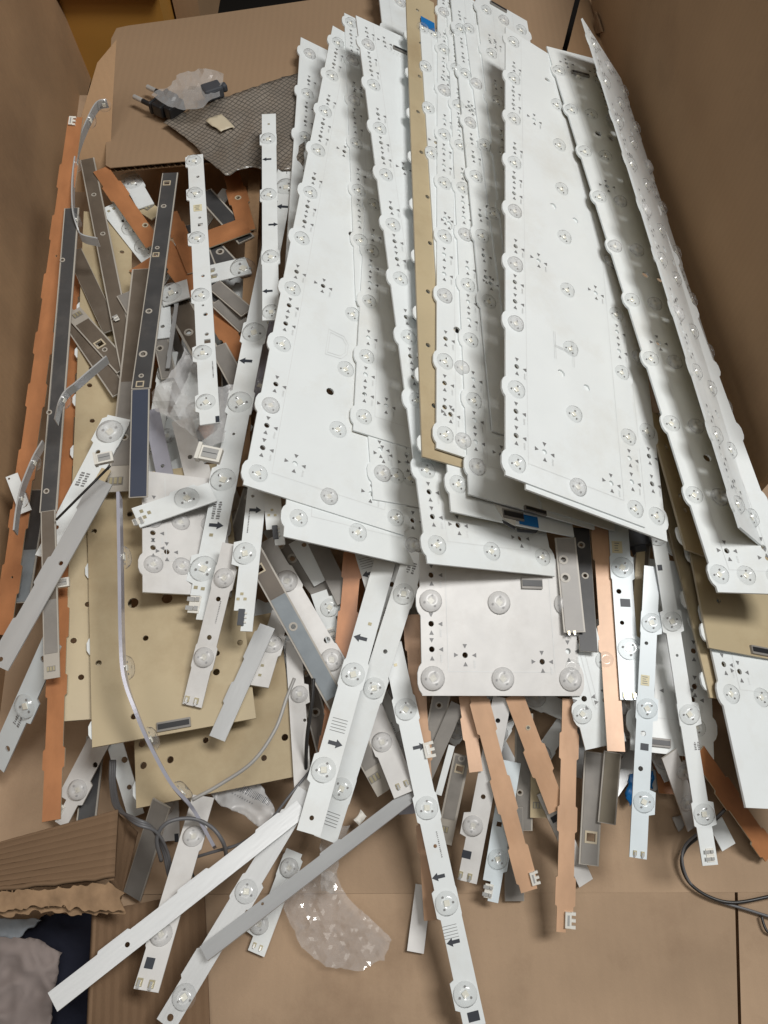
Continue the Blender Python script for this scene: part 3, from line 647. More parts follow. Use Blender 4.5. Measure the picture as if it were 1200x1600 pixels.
S('g', 386, 846, 603, 1237, 31, 'blue-grey reflective strip with a tan contact end slanting down to the centre', tape=[('tape_brown', 0, .22), ('tape_blue', .221, .62), ('tape_brown', .621, .72), ('tape_grey', .721, .9)], f=[('q', 405, 889, .18), ('r', 458, 979, .13)], conn=[('bare', 585, 1215, 1.0)])  # first brown stretch is shade put into the tape colour
S('s', 418, 978, 339, 1154, 25, 'short silver strip face down on the tan board', lens=[], step=70)
S('w', 402, 762, 378, 986, 31, 'white arrow strip end with a dark socket, beside the longest arrow strip', lens=[(383, 865)], lr=.62, m=[('R', 399, 797), ('pad', 378, 928), ('pad', 372, 936), ('pad', 383, 936), ('cd', 390, 800)], f=[('h', 395, 775, .09)], notch=1, conn=[('blk', 378, 965, .8)])
S('w', 424, 765, 432, 852, 27, 'short white strip end with a dark socket under the big left board', m=[('pad', 425, 797), ('pad', 420, 805), ('pad', 430, 805)], notch=1, conn=[('blk', 431, 832, .8)])
S('w', 212, 809, 332, 768, 32, 'short white strip lying crosswise with one frosted lens', lens=[(292, 779)], lr=.55, m=[('pad', 221, 799), ('pad', 233, 801), ('pad', 226, 808)], conn=[('met', 216, 814, .5)])
# --- centre bottom
S('g', 690, 1085, 670, 1190, 28, 'dark grey strip with one ringed hole below the grey board', tape=[('tape_grey', 0, 1)], f=[('r', 686, 1102, .12)])
S('g', 819, 1115, 818, 1298, 28, 'grey taped strip with one ringed hole behind the copper strips', tape=[('tape_grey', 0, 1)], f=[('r', 812, 1238, .11)])
S('t', 843, 1180, 842, 1278, 27, 'tan strip end with contacts between the copper strips', conn=[('bare', 840, 1258, .9)])
S('g', 715, 1100, 664, 1216, 22, 'plain grey strip slanting left under the grey board', tape=[('tape_grey', 0, 1)], mg=.01)
S('w', 706, 1165, 685, 1242, 10, 'very narrow white strip on edge left of the small tan-ended strip')
S('g', 722, 1180, 693, 1318, 26, 'small taped strip with a tan contact end below the grey board', tape=[('tape_grey', 0, .72)], mg=.14, f=[('q', 718, 1201, .2), ('r', 721, 1185, .12)], conn=[('bare', 693, 1295, 1)])
S('g', 802, 1262, 804, 1408, 30, 'plain blue-grey strip end behind the longer slanting copper strip', tape=[('tape_grey', 0, 1)], mg=.02)
S('b', 800, 1190, 764, 1408, 29, 'bluish white strip end with a slot and one lens', lens=[(778, 1342)], f=[('h', 785, 1270, .13), ('q', 780, 1288, .14)], notch=1, conn=[('met', 764, 1392, .8)])
S('d', 785, 1090, 730, 1378, 30, 'white strip with a dark square and one lens below the copper strips', lens=[(739, 1290)], f=[('h', 778, 1126, .13), ('h', 755, 1245, .13)], m=[('sq', 729, 1335)], conn=[('pins', 727, 1367, 1.1)])
S('d', 850, 1236, 916, 1380, 25, 'slanting white strip end with a dark square behind the long copper strip', m=[('sq', 867, 1279)])
S('cp', 727, 1086, 744, 1206, 21, 'shortest copper strip end hanging below the grey board', ph=.6, step=85)
S('cp', 746, 1084, 827, 1392, 26, 'longer slanting copper strip with a white plug at its tip', conn=[('plug', 833, 1372, .8)], step=120, ph=.3)
S('cp', 803, 1086, 871, 1266, 29, 'slanting copper strip with one small ringed hole', f=[('r', 825, 1137, .08)], ph=.9)
S('cp', 891, 1092, 882, 1457, 25, 'longest copper strip hanging out with a white plug at its end', ph=.75, step=98, notch=-1, conn=[('plug', 888, 1437, 1)])
S('g', 928.5, 1175, 920, 1352, 31, 'grey strip end with a square window under the right boards', z0=.02, z1=.008, tape=[('tape_grey', 0, 1)], f=[('q', 923, 1308, .22)])
S('g', 957.5, 1175, 948, 1287, 28, 'olive-grey taped strip end left of the bluish white strip', z0=.024, z1=.012, tape=[('tape_olive', 0, 1)])
S('g', 632, 1222, 636, 1272, 26, 'short lavender-grey strip end under the centre strips', tape=[('lavender', 0, 1)], mg=.01)
S('d', 662, 1383, 649, 1488, 26, 'plain whitish strip end left of the lowest arrow strip')
S('cp', 645, 960, 676, 1438, 26, 'copper strip half hidden under the lowest arrow strip', step=150, ph=.25)
S('w', 620, 862, 586, 1008, 34, 'white strip with a burnt brown end and a stamped number', m=[('tx', 600, 950, 5), ('pad', 590, 985)], f=[('h', 612, 913, .12)])
# lower left hanging strips
S('g', 252, 1255, 206, 1401, 30, 'olive grey strip hanging over the torn cardboard', tape=[('tape_grey', 0, 1)], mg=.06)
S('d', 318, 1244, 228, 1548, 36, 'crumpled white strip with a dark square at its end', z0=.05, z1=.092, lens=[(302, 1307), (252, 1460)], lr=.5, m=[('sq', 234, 1505, .9)], conn=[('pins', 228, 1536, 1.1)])
S('w', 460, 1330, 400, 1490, 27, 'white strip with two clouded lenses near the clear bag', lens=[(452, 1356), (405, 1444)], lr=.6, dusty=True, conn=[('pins', 403, 1478, .9)])
S('s', 478, 1236, 258, 1602, 31, 'white-silver strip with lenses running off the bottom edge', z0=.055, z1=.075, lens=[(385, 1393), (288, 1558)], lr=.62, f=[('h', 266, 1590, .16)], step=200)
S('s', 655, 1232, 318, 1490, 23, 'grey bent strip lying across the clear bag', z1=.055, roll=.30, f=[('h', 410, 1412, .1)], step=300)
S('s', 472, 1262, 82, 1566, 30, 'longest bare silver strip pointing to the bottom left corner', z0=.075, z1=.105, f=[('h', 199, 1476, .13)], step=150, ph=.4)
# centre arrow strips
S('d', 574, 1092, 634, 1240, 38, 'dusty white strip slanting right with tinned contacts', lens=[(597, 1160)], lr=.46, m=[('cd', 612, 1130)], conn=[('pins', 628, 1226, .8)])
S('w', 612, 1005, 742, 1604, 33, 'lowest white arrow strip running off the bottom edge', lens=[(634, 1108), (667, 1262), (698, 1411), (727, 1553)], lr=.58, m=[('R', 655, 1167), ('L', 685, 1370), ('L', 708, 1472), ('pad', 618, 1039), ('cd', 682, 1300), ('ln', 702, 1446), ('sq', 740, 1588, 1.3)], f=[('h', 680, 1322, .09)], conn=[('plug', 668, 1172, .8)])
S('w', 650, 862, 508, 1312, 36, 'white strip with three frosted lenses crossing the arrow strip', lens=[(631, 928), (585, 1075), (534, 1232)], lr=.5, m=[('ln', 520, 1270), ('tx', 645, 880, 5)], f=[('h', 602, 1018, .1)])
S('w', 604, 868, 482, 1302, 36, 'white arrow strip with big clear lenses ending at the clear bag', lens=[(552, 1054), (506, 1203)], lr=.56, m=[('L', 563, 997), ('R', 524, 1162), ('ln', 532, 1124), ('pad', 578, 975)], f=[('h', 487, 1278, .1)])
# right cluster
S('c', 1030, 900, 1078, 1196, 17, 'narrow copper brown strip between the white strips at right', z0=.03, z1=.012, f=[('h', 1055, 1090, .2)], step=150)
B((985, 1172), (1122, 1172), (985, 870), 'white board lying behind the right-hand strips', z=.032, zn=-.02, roll=0.0, cols=((1005, 1128), (1005, 960), 2), ts=(.008, .046), slots=[(1027, 1160, .003, .009)], wid=.058)
S('g', 1008, 820, 985, 1080, 24, 'dark strip in shadow between the white strips at right', z0=.05, z1=.035, tape=[('tape_brown', 0, 1)])
S('t', 1003, 835, 992, 1010, 14, 'narrow tan strip beside the bluish strip with the label')
S('d', 1046, 1178, 1086, 1292, 26, 'crumpled white strip end with a clouded lens under the right boards', lens=[(1073, 1254), (1068, 1205)], lr=.5)
S('w', 1118, 1283, 1139, 1324, 24, 'short pale strip tip beside the black cable loop')
S('c', 1092, 1176, 1204, 1336, 25, 'copper brown strip slanting off the right edge', ph=.8)
B((915, 1172), (950, 1172), (868, 985), 'white board corner under the dirty grey board', z=.035, zn=-.02, roll=0.0, wid=.03, cols=((913, 1115), (905, 1040), 1), ts=(.004, .03))
B((660, 1087), (910, 1103), (655, 865), 'dirty greyish white board lying lowest below the fan of boards', z=.07, zn=-.02, roll=-.2, wid=.116, cols=((676, 1060), (673, 939), 2), dusty=True, lr=.0083, top='dusty_white', slots=[(830, 912, .004, .008)])
S('g', 908, 825, 920, 1018, 27, 'dark taped strip with two pale rings beside the long copper strip', tape=[('tape_dark', 0, 1)], f=[('r', 908, 852, .13), ('r', 914, 900, .12)], mg=.02)
S('g', 883, 840, 898, 988, 33, 'grey taped strip with two pale rings at the corner of the boards', tape=[('tape_grey', 0, 1)], f=[('r', 880, 875, .13), ('r', 883, 903, .14)], mg=.08, conn=[('pins', 893, 988, .6)])
S('cp', 937, 800, 963, 1174, 26, 'broad copper strip standing out between the grey and bluish strips', z0=.055, z1=.035, step=140, ph=.42)
S('b', 965, 808, 986, 1094, 32, 'bluish white strip with a yellow label and two lenses', z0=.055, z1=.035, lens=[(972, 887), (983, 1014)], m=[('yl', 964, 855), ('sq', 977, 942)], f=[('h', 967, 924, .13), ('h', 972, 973, .11)], conn=[('pins', 984, 1086, 1)])
S('b', 1019, 885, 997, 1341, 26, 'bluish white strip hanging lowest on the right with three lenses', z0=.05, z1=.01, lens=[(1018, 973), (1011, 1107), (1006, 1253)], lr=.66, m=[('yl', 1008, 1063), ('sq', 1007, 1167)], f=[('h', 1005, 1146, .17), ('h', 1001, 1201, .15), ('h', 1010, 1005, .12)], conn=[('pins', 998, 1333, 1)])
S('w', 1027, 826, 1110, 1352, 23, 'white strip with four lenses slanting down at the right', z0=.06, z1=.01, lens=[(1027, 838), (1050, 971), (1077, 1116), (1100, 1272)], lr=.72, m=[('tx', 1088, 1160, 5), ('sq', 1031, 887, .8)], f=[('h', 1058, 1024, .1)], conn=[('met', 1110, 1336, .9)])
# --- boards: right-hand stack below the leaning ones
B((1092, 995), (1180, 1000), (985, 640), 'tan edge of the lowest board in the right-hand stack', back=True, z=.055, free=False)
B((1110, 1090), (1200, 1095), (1000, 640), 'grey-edged board second in the right-hand stack', z=.06, back=True)
B((1166, 1262), (1290, 1268), (1042, 700), 'white board at the right edge reaching lowest', z=.075, cols=((1128, 1083), (1100, 960), 2), ts=(.0085, .036, .07), top='white_mask', wid=.08)
B((1108, 1012), (1260, 1040), (1020, 560), 'tan-backed board with a socket on top of the right-hand stack', back=True, z=.075, slots=[(1188, 1018, .003, .010)], holes=[(1088, 892, .002), (1123, 939, .002)])
B((1072, 858), (1110, 872), (1012, 640), 'smaller tan-backed board tucked beside the leaning white board', back=True, z=.08, holes=[(1062, 775, .002)])
# --- the fan of white boards, lowest first
B((445, 430), (560, 470), (470, 58), 'white board peeping out furthest back left of the fan', cols=((476, 215), (483, 85), 3), fan=True)
B((443, 838), (663, 866), (462, 600), 'white board whose near edge shows just below the big left board', cols=((466, 810), (470, 700), 2), fan=True)
B((380, 757), (632, 835), (520, 40), 'widest white board at the left of the fan with a printed D shape', cols=((403, 740), (517, 119), 9), letters=[('D', 527, 540, .013)], fan=True)
B((583, 780), (662, 806), (560, 480), 'white board showing as a corner right of the big left board', cols=((597, 740), (588, 640), 2), sparse=1, fan=True)
B((556, 470), (650, 495), (538, 20), 'narrow white board sliver between the first two wide boards', cols=((563, 377), (548, 37), 6), fan=True)
B((552, 672), (728, 728), (572, 300), 'white board second from the left in the fan', cols=((568, 652), (580, 393), 4), fan=True)
B((640, 420), (720, 450), (588, -45), 'white board poking up beyond the frame behind the third board', cols=((640, 380), (602, 45), 6), sparse=1, fan=True)
B((668, 880), (870, 912), (556, 24), 'long white board in the middle with lenses to its near corner', cols=((682, 852), (572, 70), 10), slots=[(630, 82, .002, .012)], dots=[(606, 78, 0, 0)], fan=True)
B((705, 799), (901, 860), (680, 520), 'white board under the blue sticker near the centre', cols=((715, 757), (703, 640), 2), blue=[(825, 814, .0042, .0085)], flaps=[([(770, 787), (806, 800), (804, 823), (786, 812)], 'plug_white'), ([(784, 813), (805, 824), (803, 828), (786, 818)], 'charcoal'), ([(806, 827), (840, 829), (836, 834), (808, 832)], 'charcoal')], slots=[(800, 806, .0035, .009)], fan=True)
B((660, 713), (725, 738), (634, -20), 'tan-backed board turned over between white boards of the fan', back=True, z=.12, fan=True)
B((684, 470), (740, 490), (656, 36), 'white board sliver with a blue sticker at its far tip', cols=((673, 240), (670, 50), 4), blue=[(668, 38, .007, .008)], fan=True)
B((682, 700), (764, 736), (684, -25), 'narrow white board right of the overturned tan board', cols=((695, 680), (695, 22), 9), fan=True)
B((733, 772), (931, 839), (698, 10), 'white board with a dark socket on its near edge right of centre', cols=((745, 730), (709, 163), 8), slots=[(835, 799, .002, .0095)], fan=True)
B((847, 795), (962, 831), (828, 560), 'white board corner showing below the last wide board', cols=((862, 775), (855, 690), 2), fan=True)
B((770, 673), (850, 705), (703, -20), 'white board sliver fifth from the right in the fan', cols=((763, 472), (720, 47), 6), fan=True)
B((790, 520), (880, 550), (725, 28), 'white board sliver just left of the last wide board', cols=((771, 335), (740, 50), 4), fan=True)
B((800, 500), (905, 535), (742, -14), 'white board with a socket at the far top right corner of the fan', cols=((797, 330), (782, 30), 5), slots=[(778, 12, .002, .011)], sparse=1, fan=True)
B((822, 764), (1041, 830), (812, 100), 'white board almost covered by the last wide board, right corner showing', cols=((838, 735), (826, 200), 6), sparse=1, fan=True)
B((790, 742), (1008, 819), (790, 42), 'wide white board with a printed H shape, top of the fan', cols=((807, 725), (803, 68), 9), letters=[('H', 880, 545, .017)], fan=True)
B((1122, 925), (1212, 928), (854, 72), 'white board leaning over at the right of the fan', z=.14, cols=((1127, 898), (862, 109), 10), ts=(.005, .0265, .05), wid=.066, slots=[(906, 117, .002, .010)], lr=.0068)
B((1157, 824), (1200, 850), (910, 28), 'white board standing steeply against the right carton wall', z=.186, zn=-.014, free=True, roll=math.radians(-49), wid=.085, cols=((1153, 790), (946, 130), 9), ts=(.010, .040, .075), lr=.0068)

# ------------------------------------------------------------------ the carton and what lies round it
def panel_px(name, pts, P, n, th, m, edge, parent=None, structure_=False):
    P, n = np.array(P, float), np.array(n, float); n /= np.linalg.norm(n)
    X = np.cross([0, 0, 1.0], n); X /= np.linalg.norm(X); Y = np.cross(n, X); o = hit(*pts[0], P, n)
    loc = [((hit(x, y, P, n) - o) @ X, (hit(x, y, P, n) - o) @ Y) for x, y in pts]
    ob = plate(name, loc, [], -th, 0, (m, m, edge))
    M = Matrix.Identity(4)
    for i in range(3): M[i][0], M[i][1], M[i][2], M[i][3] = X[i], Y[i], n[i], o[i]
    ob.matrix_world = M; return ob
# ground
g = Flat(); g.poly([(-4, -3), (4, -3), (4, 6), (-4, 6)], -.03)
structure(link('ground', mesh_from('ground', g.V, g.F, ['dark_floor'])))
def corner(x, y, z=0.0): return tuple(at(x, y, z)[:2])
# carton floor: bottom flaps with a crease line and the slot between two flaps
cr0, cr1 = corner(-300, 1399), corner(1500, 1393)
slot_t, slot_b = corner(1153, 1406), corner(1158, 1600); slot_b = (slot_t[0] + (slot_b[0] - slot_t[0]) * (slot_t[1] + .5) / (slot_t[1] - slot_b[1]), -.5)
fl = bpy.data.objects.new('carton', None); COL.objects.link(fl); tag(fl, 'big open brown cardboard carton holding the heap of strips', 'carton')
far_l, far_r = (-.6, .93), (.62, .93)
plate('carton_floor', [cr0, cr1, far_r, far_l], [], -.006, 0, ('cardboard_floor', 'cardboard', 'cardboard_core'), fl)
e = .0011
plate('floor_flap', [(cr0[0], cr0[1] - .0004), (-.9, -.5), (slot_b[0] - e, -.5), (slot_t[0] - e, cr1[1] - .0004)], [], -.006, -.0004, ('cardboard_floor', 'cardboard', 'cardboard_core'), fl)
plate('floor_flap', [(slot_t[0] + e, cr1[1] - .0004), (slot_b[0] + e, -.5), (.9, -.5), (cr1[0], cr1[1] - .0004)], [], -.006, -.0004, ('cardboard_floor', 'cardboard', 'cardboard_core'), fl)
g = Flat(); g.poly([(-.9, -.5), (.9, -.5), (.9, cr1[1] + .002), (-.9, cr1[1] + .002)], -.0065); g.build('flap_backing', 'crease', fl)
# left wall with its torn back edge, right wall, back corner post
lp0, lp1 = at(105, 300, 0), at(20, 960, 0); ld = (lp1 - lp0) / np.linalg.norm(lp1 - lp0); ln_ = np.cross(ld, [0, 0, 1]); ln_ = ln_ if ln_[0] > 0 else -ln_
ln_ = ln_ + np.array([0, 0, .06])
def lwall(x, y): return hit(x, y, lp0, ln_)
wl = panel_px('side_wall', [(20, 960), (105, 300), (124, 232), (128, 180), (150, 95), (166, 70), (158, 55), (148, 38), (140, 12), (126, -8), (122, -60), (-500, -420), (-700, 700), (-160, 1500), (-30, 1400)], lp0, ln_, .007, 'cardboard', 'cardboard_core'); wl.parent = fl
pp0 = at(122, 300, .03)
post = panel_px('corner_post', [(112, 300), (126, 185), (152, 98), (172, 74), (182, 62), (176, 160), (170, 300)], at(150, 90, .16), (.35, -.75, .55), .006, 'cardboard', 'cardboard_core'); post.parent = fl
rp0, rp1 = at(925, 10, .10), at(1215, 800, .10); rd = (rp1 - rp0) / np.linalg.norm(rp1 - rp0); rn = np.cross(rd, [0, 0, 1]); rn = -rn if rn[0] > 0 else rn
rn = rn + np.array([0, 0, .04])
wr = panel_px('side_wall', [(918, -30), (925, 10), (960, 140), (1040, 460), (1150, 800), (1385, 525), (1350, 190), (1300, -60), (1262, -200), (930, -220)], rp0, rn, .007, 'cardboard', 'cardboard_core'); wr.parent = fl
# torn scrap on the right wall
t_ = panel_px('torn_scrap', [(929, 18), (934, 30), (940, 50), (931, 53), (927, 40)], rp0 + rn * .004, rn, .002, 'cardboard_core', 'cardboard_core'); t_.parent = fl
# back flaps folded in flat: a lid sheet and its neighbour, corrugated near edge showing
zl = .100
lid = bpy.data.objects.new('cardboard_sheet', None); COL.objects.link(lid); tag(lid, 'flat brown cardboard sheet at the back with a plug and bag on it', 'cardboard sheet')
lo = [(172, 262), (165, 258), (166, 200), (174, 60), (182, 44), (200, 40), (340, 21), (545, -9), (760, -40), (914, -64), (880, 72), (850, 130), (800, 330), (480, 235)]
po = at(172, 262, zl); lid.location = tuple(po)
plate('lid_sheet', [tuple((at(x, y, zl) - po)[:2]) for x, y in lo], [], -.0008, 0, ('carton_lid',) * 3, lid)
plate('lid_sheet', [tuple((at(x, y, zl) - po)[:2] + (0, .0015)) for x, y in lo], [], -.0068, -.006, ('cardboard',) * 3, lid)
# flutes along the cut edge
fv, ff = [], []; a_, b_ = at(172, 262, zl) - po, at(480, 235, zl) - po
N = 150
for i in range(N + 1):
    p = a_ + (b_ - a_) * i / N; zz = -.0034 + .0025 * math.sin(i * 1.25)
    for dy in (.0006, .03): fv += [(p[0], p[1] + dy, zz)]
for i in range(N): ff.append((2 * i, 2 * i + 2, 2 * i + 3, 2 * i + 1))
link('corrugated_edge', mesh_from('corrugated_edge', fv, ff, ['cardboard_core']), lid)
l2 = [(888, 72), (922, -62), (985, -80), (960, 30), (935, 200), (860, 160)]
p2 = at(888, 72, zl - .006); o = plate('lid_flap', [tuple((at(x, y, zl - .006) - p2)[:2]) for x, y in l2], [], -.005, 0, ('cardboard', 'cardboard', 'cardboard_core')); o.location = tuple(p2)
tag(o, 'narrow brown back flap between the lid and the right carton wall', 'cardboard flap')
# orange crate and dark void beyond the back
pc = at(195, 55, .0); oc = bpy.data.objects.new('orange_crate', None); COL.objects.link(oc); tag(oc, 'orange crate side beyond the back left of the carton', 'crate')
y0 = 1.0
def wy(x, y): return hit(x, y, np.array([0, y0, 0.0]), np.array([0, -1.0, 0]))
c0, c1 = wy(100, 80), wy(258, 40)
f = Flat(); f.box(c0[0], c1[0], y0, y0 + .3, -.03, .3); f.build('crate_side', 'orange_crate', oc)
f = Flat(); f.box(c0[0] - .002, c1[0] + .002, y0 - .01, y0 + .302, wy(200, -12)[2], wy(200, -12)[2] + .02); f.build('crate_rim', 'orange_crate', oc)
c2, c3 = wy(262, 40), wy(300, 30)
f = Flat(); f.box(c2[0], c3[0], y0 + .05, y0 + .3, -.03, .5); o = f.build('brown_box', 'cardboard', None); tag(o, 'brown box edge beside the orange crate at the back', 'box')
def crumple(name, pts, z, m, amp, sc, n=34, seed=0.0, smooth=True, parent=None, solid=.0006, edge=4):
    """crumpled sheet over a traced outline"""
    xs, ys = [p[0] for p in pts], [p[1] for p in pts]; x0, x1, y0, y1 = min(xs), max(xs), min(ys), max(ys)
    def ins(x, y):
        c = False
        for i in range(len(pts)):
            (a, b), (d, e) = pts[i], pts[i - 1]
            if (b > y) != (e > y) and x < (d - a) * (y - b) / (e - b) + a: c = not c
        return c
    bd = []
    st = max(x1 - x0, y1 - y0) / n
    for i in range(len(pts)):
        (a, b), (d, e) = pts[i], pts[(i + 1) % len(pts)]; k_ = max(1, int(math.hypot(d - a, e - b) / st))
        for q in range(k_):
            f_ = q / k_; w1, w2 = noise.noise(Vector((a + (d - a) * f_, b + (e - b) * f_, seed)) * .09), noise.noise(Vector((a + (d - a) * f_, b + (e - b) * f_, seed + 7)) * .09)
            bd.append((a + (d - a) * f_ + w1 * edge, b + (e - b) * f_ + w2 * edge))
    pts = bd; P_ = [Vector(p) for p in bd]; B_ = np.array(bd)
    for i in range(int((x1 - x0) / st) + 1):
        for j in range(int((y1 - y0) / st) + 1):
            x, y = x0 + st * (i + .5 * (j % 2)), y0 + st * j
            if ins(x, y) and ((B_ - (x, y)) ** 2).sum(1).min() > (st * .55) ** 2: P_.append(Vector((x, y)))
    vs, _, F, _, _, _ = delaunay_2d_cdt(P_, [(i, (i + 1) % len(bd)) for i in range(len(bd))], [], 1, 1e-6)
    V = []
    for v_ in vs:
        x, y = v_; nz = noise.noise(Vector((x * sc, y * sc, seed))); r = abs(noise.noise(Vector((x * sc * 2.1, y * sc * 2.1, seed + 9)))) + .5 * abs(noise.noise(Vector((x * sc * 3.3, y * sc * 3.3, seed + 4))))
        V.append(tuple(at(x, y, (z(x, y) if callable(z) else z) + amp * (nz + .9 * (.5 - r)))))
    F = [tuple(f) if ((vs[f[1]] - vs[f[0]]).cross(vs[f[2]] - vs[f[0]])) < 0 else tuple(f)[::-1] for f in F]
    o = link(name, mesh_from(name, V, F, [m], smooth=smooth), parent)
    if solid: md = o.modifiers.new('thick', 'SOLIDIFY'); md.thickness = solid
    return o
# torn front corner: ribbed flap, ribbed upright, torn lip, cloths below
def ridged(name, quad, z, nrib, amp, m, parent, along, jag=0.0, nv=14, drop=None):
    """corrugated sheet over a traced quad TL,TR,BR,BL with heights z"""
    q = [np.array(p, float) for p in quad]; nu = nrib * 8; V, F = [], []
    for i in range(nu + 1):
        for j in range(nv + 1):
            u, v = i / nu, j / nv; a, b = (u, v) if along == 'x' else (v, u)
            p = (q[0] * (1 - a) + q[1] * a) * (1 - b) + (q[3] * (1 - a) + q[2] * a) * b
            zz = (z[0] * (1 - a) + z[1] * a) * (1 - b) + (z[3] * (1 - a) + z[2] * a) * b
            w = noise.noise(Vector((u * 7, v * 7, 3.3 + nrib)))
            jx, jy = (0, 0)
            if jag and (b > .97): jy = jag * noise.noise(Vector((a * 9, 5.1, nrib))) + jag * .5 * noise.noise(Vector((a * 31, 1.1, nrib)))
            V.append(tuple(at(p[0] + jx, p[1] + jy, zz + amp * (math.cos(u * nrib * 2 * math.pi) ** 3) * .5 + w * amp * 1.2)))
    for i in range(nu):
        for j in range(nv):
            k = i * (nv + 1) + j; F.append((k, k + 1, k + nv + 2, k + nv + 1))
    o = link(name, mesh_from(name, V, F, [m], smooth=True), parent); md = o.modifiers.new('thick', 'SOLIDIFY'); md.thickness = .003; md.offset = -1; return o
tc_ = bpy.data.objects.new('torn_cardboard', None); COL.objects.link(tc_); tag(tc_, 'torn ribbed cardboard corner at the lower left front', 'torn cardboard')
ridged('folded_flap', [(-40, 1330), (186, 1268), (180, 1372), (-40, 1400)], (.085, .08, .105, .105), 9, .0005, 'cardboard_shaded', tc_, 'y', jag=6)
ridged('folded_flap', [(184, 1270), (216, 1300), (190, 1405), (178, 1374)], (.08, .06, .085, .105), 3, .0005, 'cardboard_shaded', tc_, 'x')
for q, (z_, d) in enumerate(((.107, 0), (.1005, 8), (.094, 3))):
    crumple('torn_layer', [(-40, 1393), (60, 1392), (150, 1378), (172, 1380), (190, 1396), (194, 1422 + d * .6), (160, 1424 + d * .5), (118, 1420 + d), (60, 1416 + d), (20, 1422 + d), (-40, 1418 + d)], z_, 'cardboard_core', .0006, .03, 90, 20.0 + q, parent=tc_, edge=7, smooth=False)
for q, z_ in enumerate((.1038, .0973)):     # open flutes between the torn paper layers
    fv, ff, N = [], [], 160
    for i in range(N + 1):
        x = -40 + 228 * i / N; yy = 1417 + 4 * noise.noise(Vector((x * .05, q, 2))) + q * 4; zz = z_ + .0026 * math.sin(i * 1.1)
        for dy in (0, -26): fv.append(tuple(at(x, yy + dy, zz)))
    for i in range(N): ff.append((2 * i, 2 * i + 2, 2 * i + 3, 2 * i + 1))
    link('open_flute', mesh_from('open_flute', fv, ff, ['cardboard_core']), tc_)
ridged('front_stub', [(150, 1424), (320, 1392), (330, 1640), (140, 1640)], (.085, .004, .004, .085), 13, .0005, 'cardboard_shaded', tc_, 'x')
tag(crumple('pink_cloth', [(-60, 1462), (60, 1466), (96, 1490), (70, 1640), (-60, 1640)], .03, 'cloth_pink', .008, .012, solid=.002), 'pinkish cloth in the dark hole at the lower left', 'cloth')
tag(crumple('blue_cloth', [(-60, 1434), (62, 1436), (28, 1466), (-60, 1462)], .036, 'cloth_blue', .004, .02, seed=3, solid=.002), 'pale blue cloth edge under the torn cardboard', 'cloth')
tag(crumple('navy_cloth', [(26, 1466), (64, 1432), (156, 1420), (156, 1660), (60, 1660), (90, 1490)], .02, 'cloth_navy', .005, .02, seed=5, solid=.002), 'dark navy cloth filling the hole beside the torn cardboard', 'cloth')
# ------------------------------------------------------------------ bags and films
tag(crumple('clear_bag', [(455, 1365), (520, 1360), (545, 1405), (585, 1440), (612, 1468), (600, 1500), (560, 1518), (510, 1510), (470, 1480), (443, 1420)], lambda x, y: .012, 'bag_film', .0065, .016, 26, 2.0, smooth=False, solid=0), 'clear crinkled plastic bag lying on the carton floor', 'plastic bag')
tag(crumple('clear_bag', [(505, 1290), (548, 1290), (530, 1330), (524, 1396), (502, 1392), (500, 1340)], lambda x, y: .03, 'bag_grey', .008, .03, 16, 6.0, smooth=False, solid=0), 'twisted grey film strip joined above the clear bag', 'plastic film')
zf = lambda x, y: .112 + .01 * math.sin((x - 240) * .03)
tag(crumple('plastic_sheet', [(236, 612), (262, 590), (282, 560), (288, 543), (300, 556), (312, 590), (340, 604), (366, 600), (362, 640), (348, 690), (330, 698), (300, 680), (262, 650), (240, 640)], zf, 'film_white', .012, .013, 26, 1.0, smooth=False, solid=0), 'crumpled off-white plastic sheet stuffed behind the white lens strip', 'plastic sheet')
tag(crumple('label_bag', [(330, 1240), (372, 1222), (400, 1216), (426, 1256), (430, 1276), (408, 1292), (372, 1270), (345, 1258)], .055, 'film_white', .004, .02, 30, 7.0), 'small plastic pouch with a barcode label below the tan board', 'pouch')
lb = bpy.data.objects['label_bag']
bc = Flat(); rngb = random.Random(4)
for i in range(20):
    x = 376 + i * 2.2; y = 1236 + i * 1.2; w_ = rngb.choice([.5, .8, 1.2])
    q = [at(x, y, .070), at(x + w_, y + w_ * .5, .070), at(x + w_ + 6, y + w_ * .5 - 9, .070), at(x + 6, y - 9, .070)]
    k = len(bc.V); bc.V += [tuple(p) for p in q]; bc.F.append((k, k + 1, k + 2, k + 3))
for r_ in range(2):
    for i in range(9):
        x, y = 362 + r_ * 5 + i * 3.8, 1240 - r_ * 7 + i * 2
        for dx, dy in ((0, 0), (1.1, -1.2)):
            q = [at(x + dx, y + dy, .070), at(x + dx + 1.6, y + dy + .9, .070), at(x + dx + 2.0, y + dy + .2, .070), at(x + dx + .4, y + dy - .7, .070)]
            k = len(bc.V); bc.V += [tuple(p) for p in q]; bc.F.append((k, k + 1, k + 2, k + 3))
bc.build('barcode', 'ink', lb)
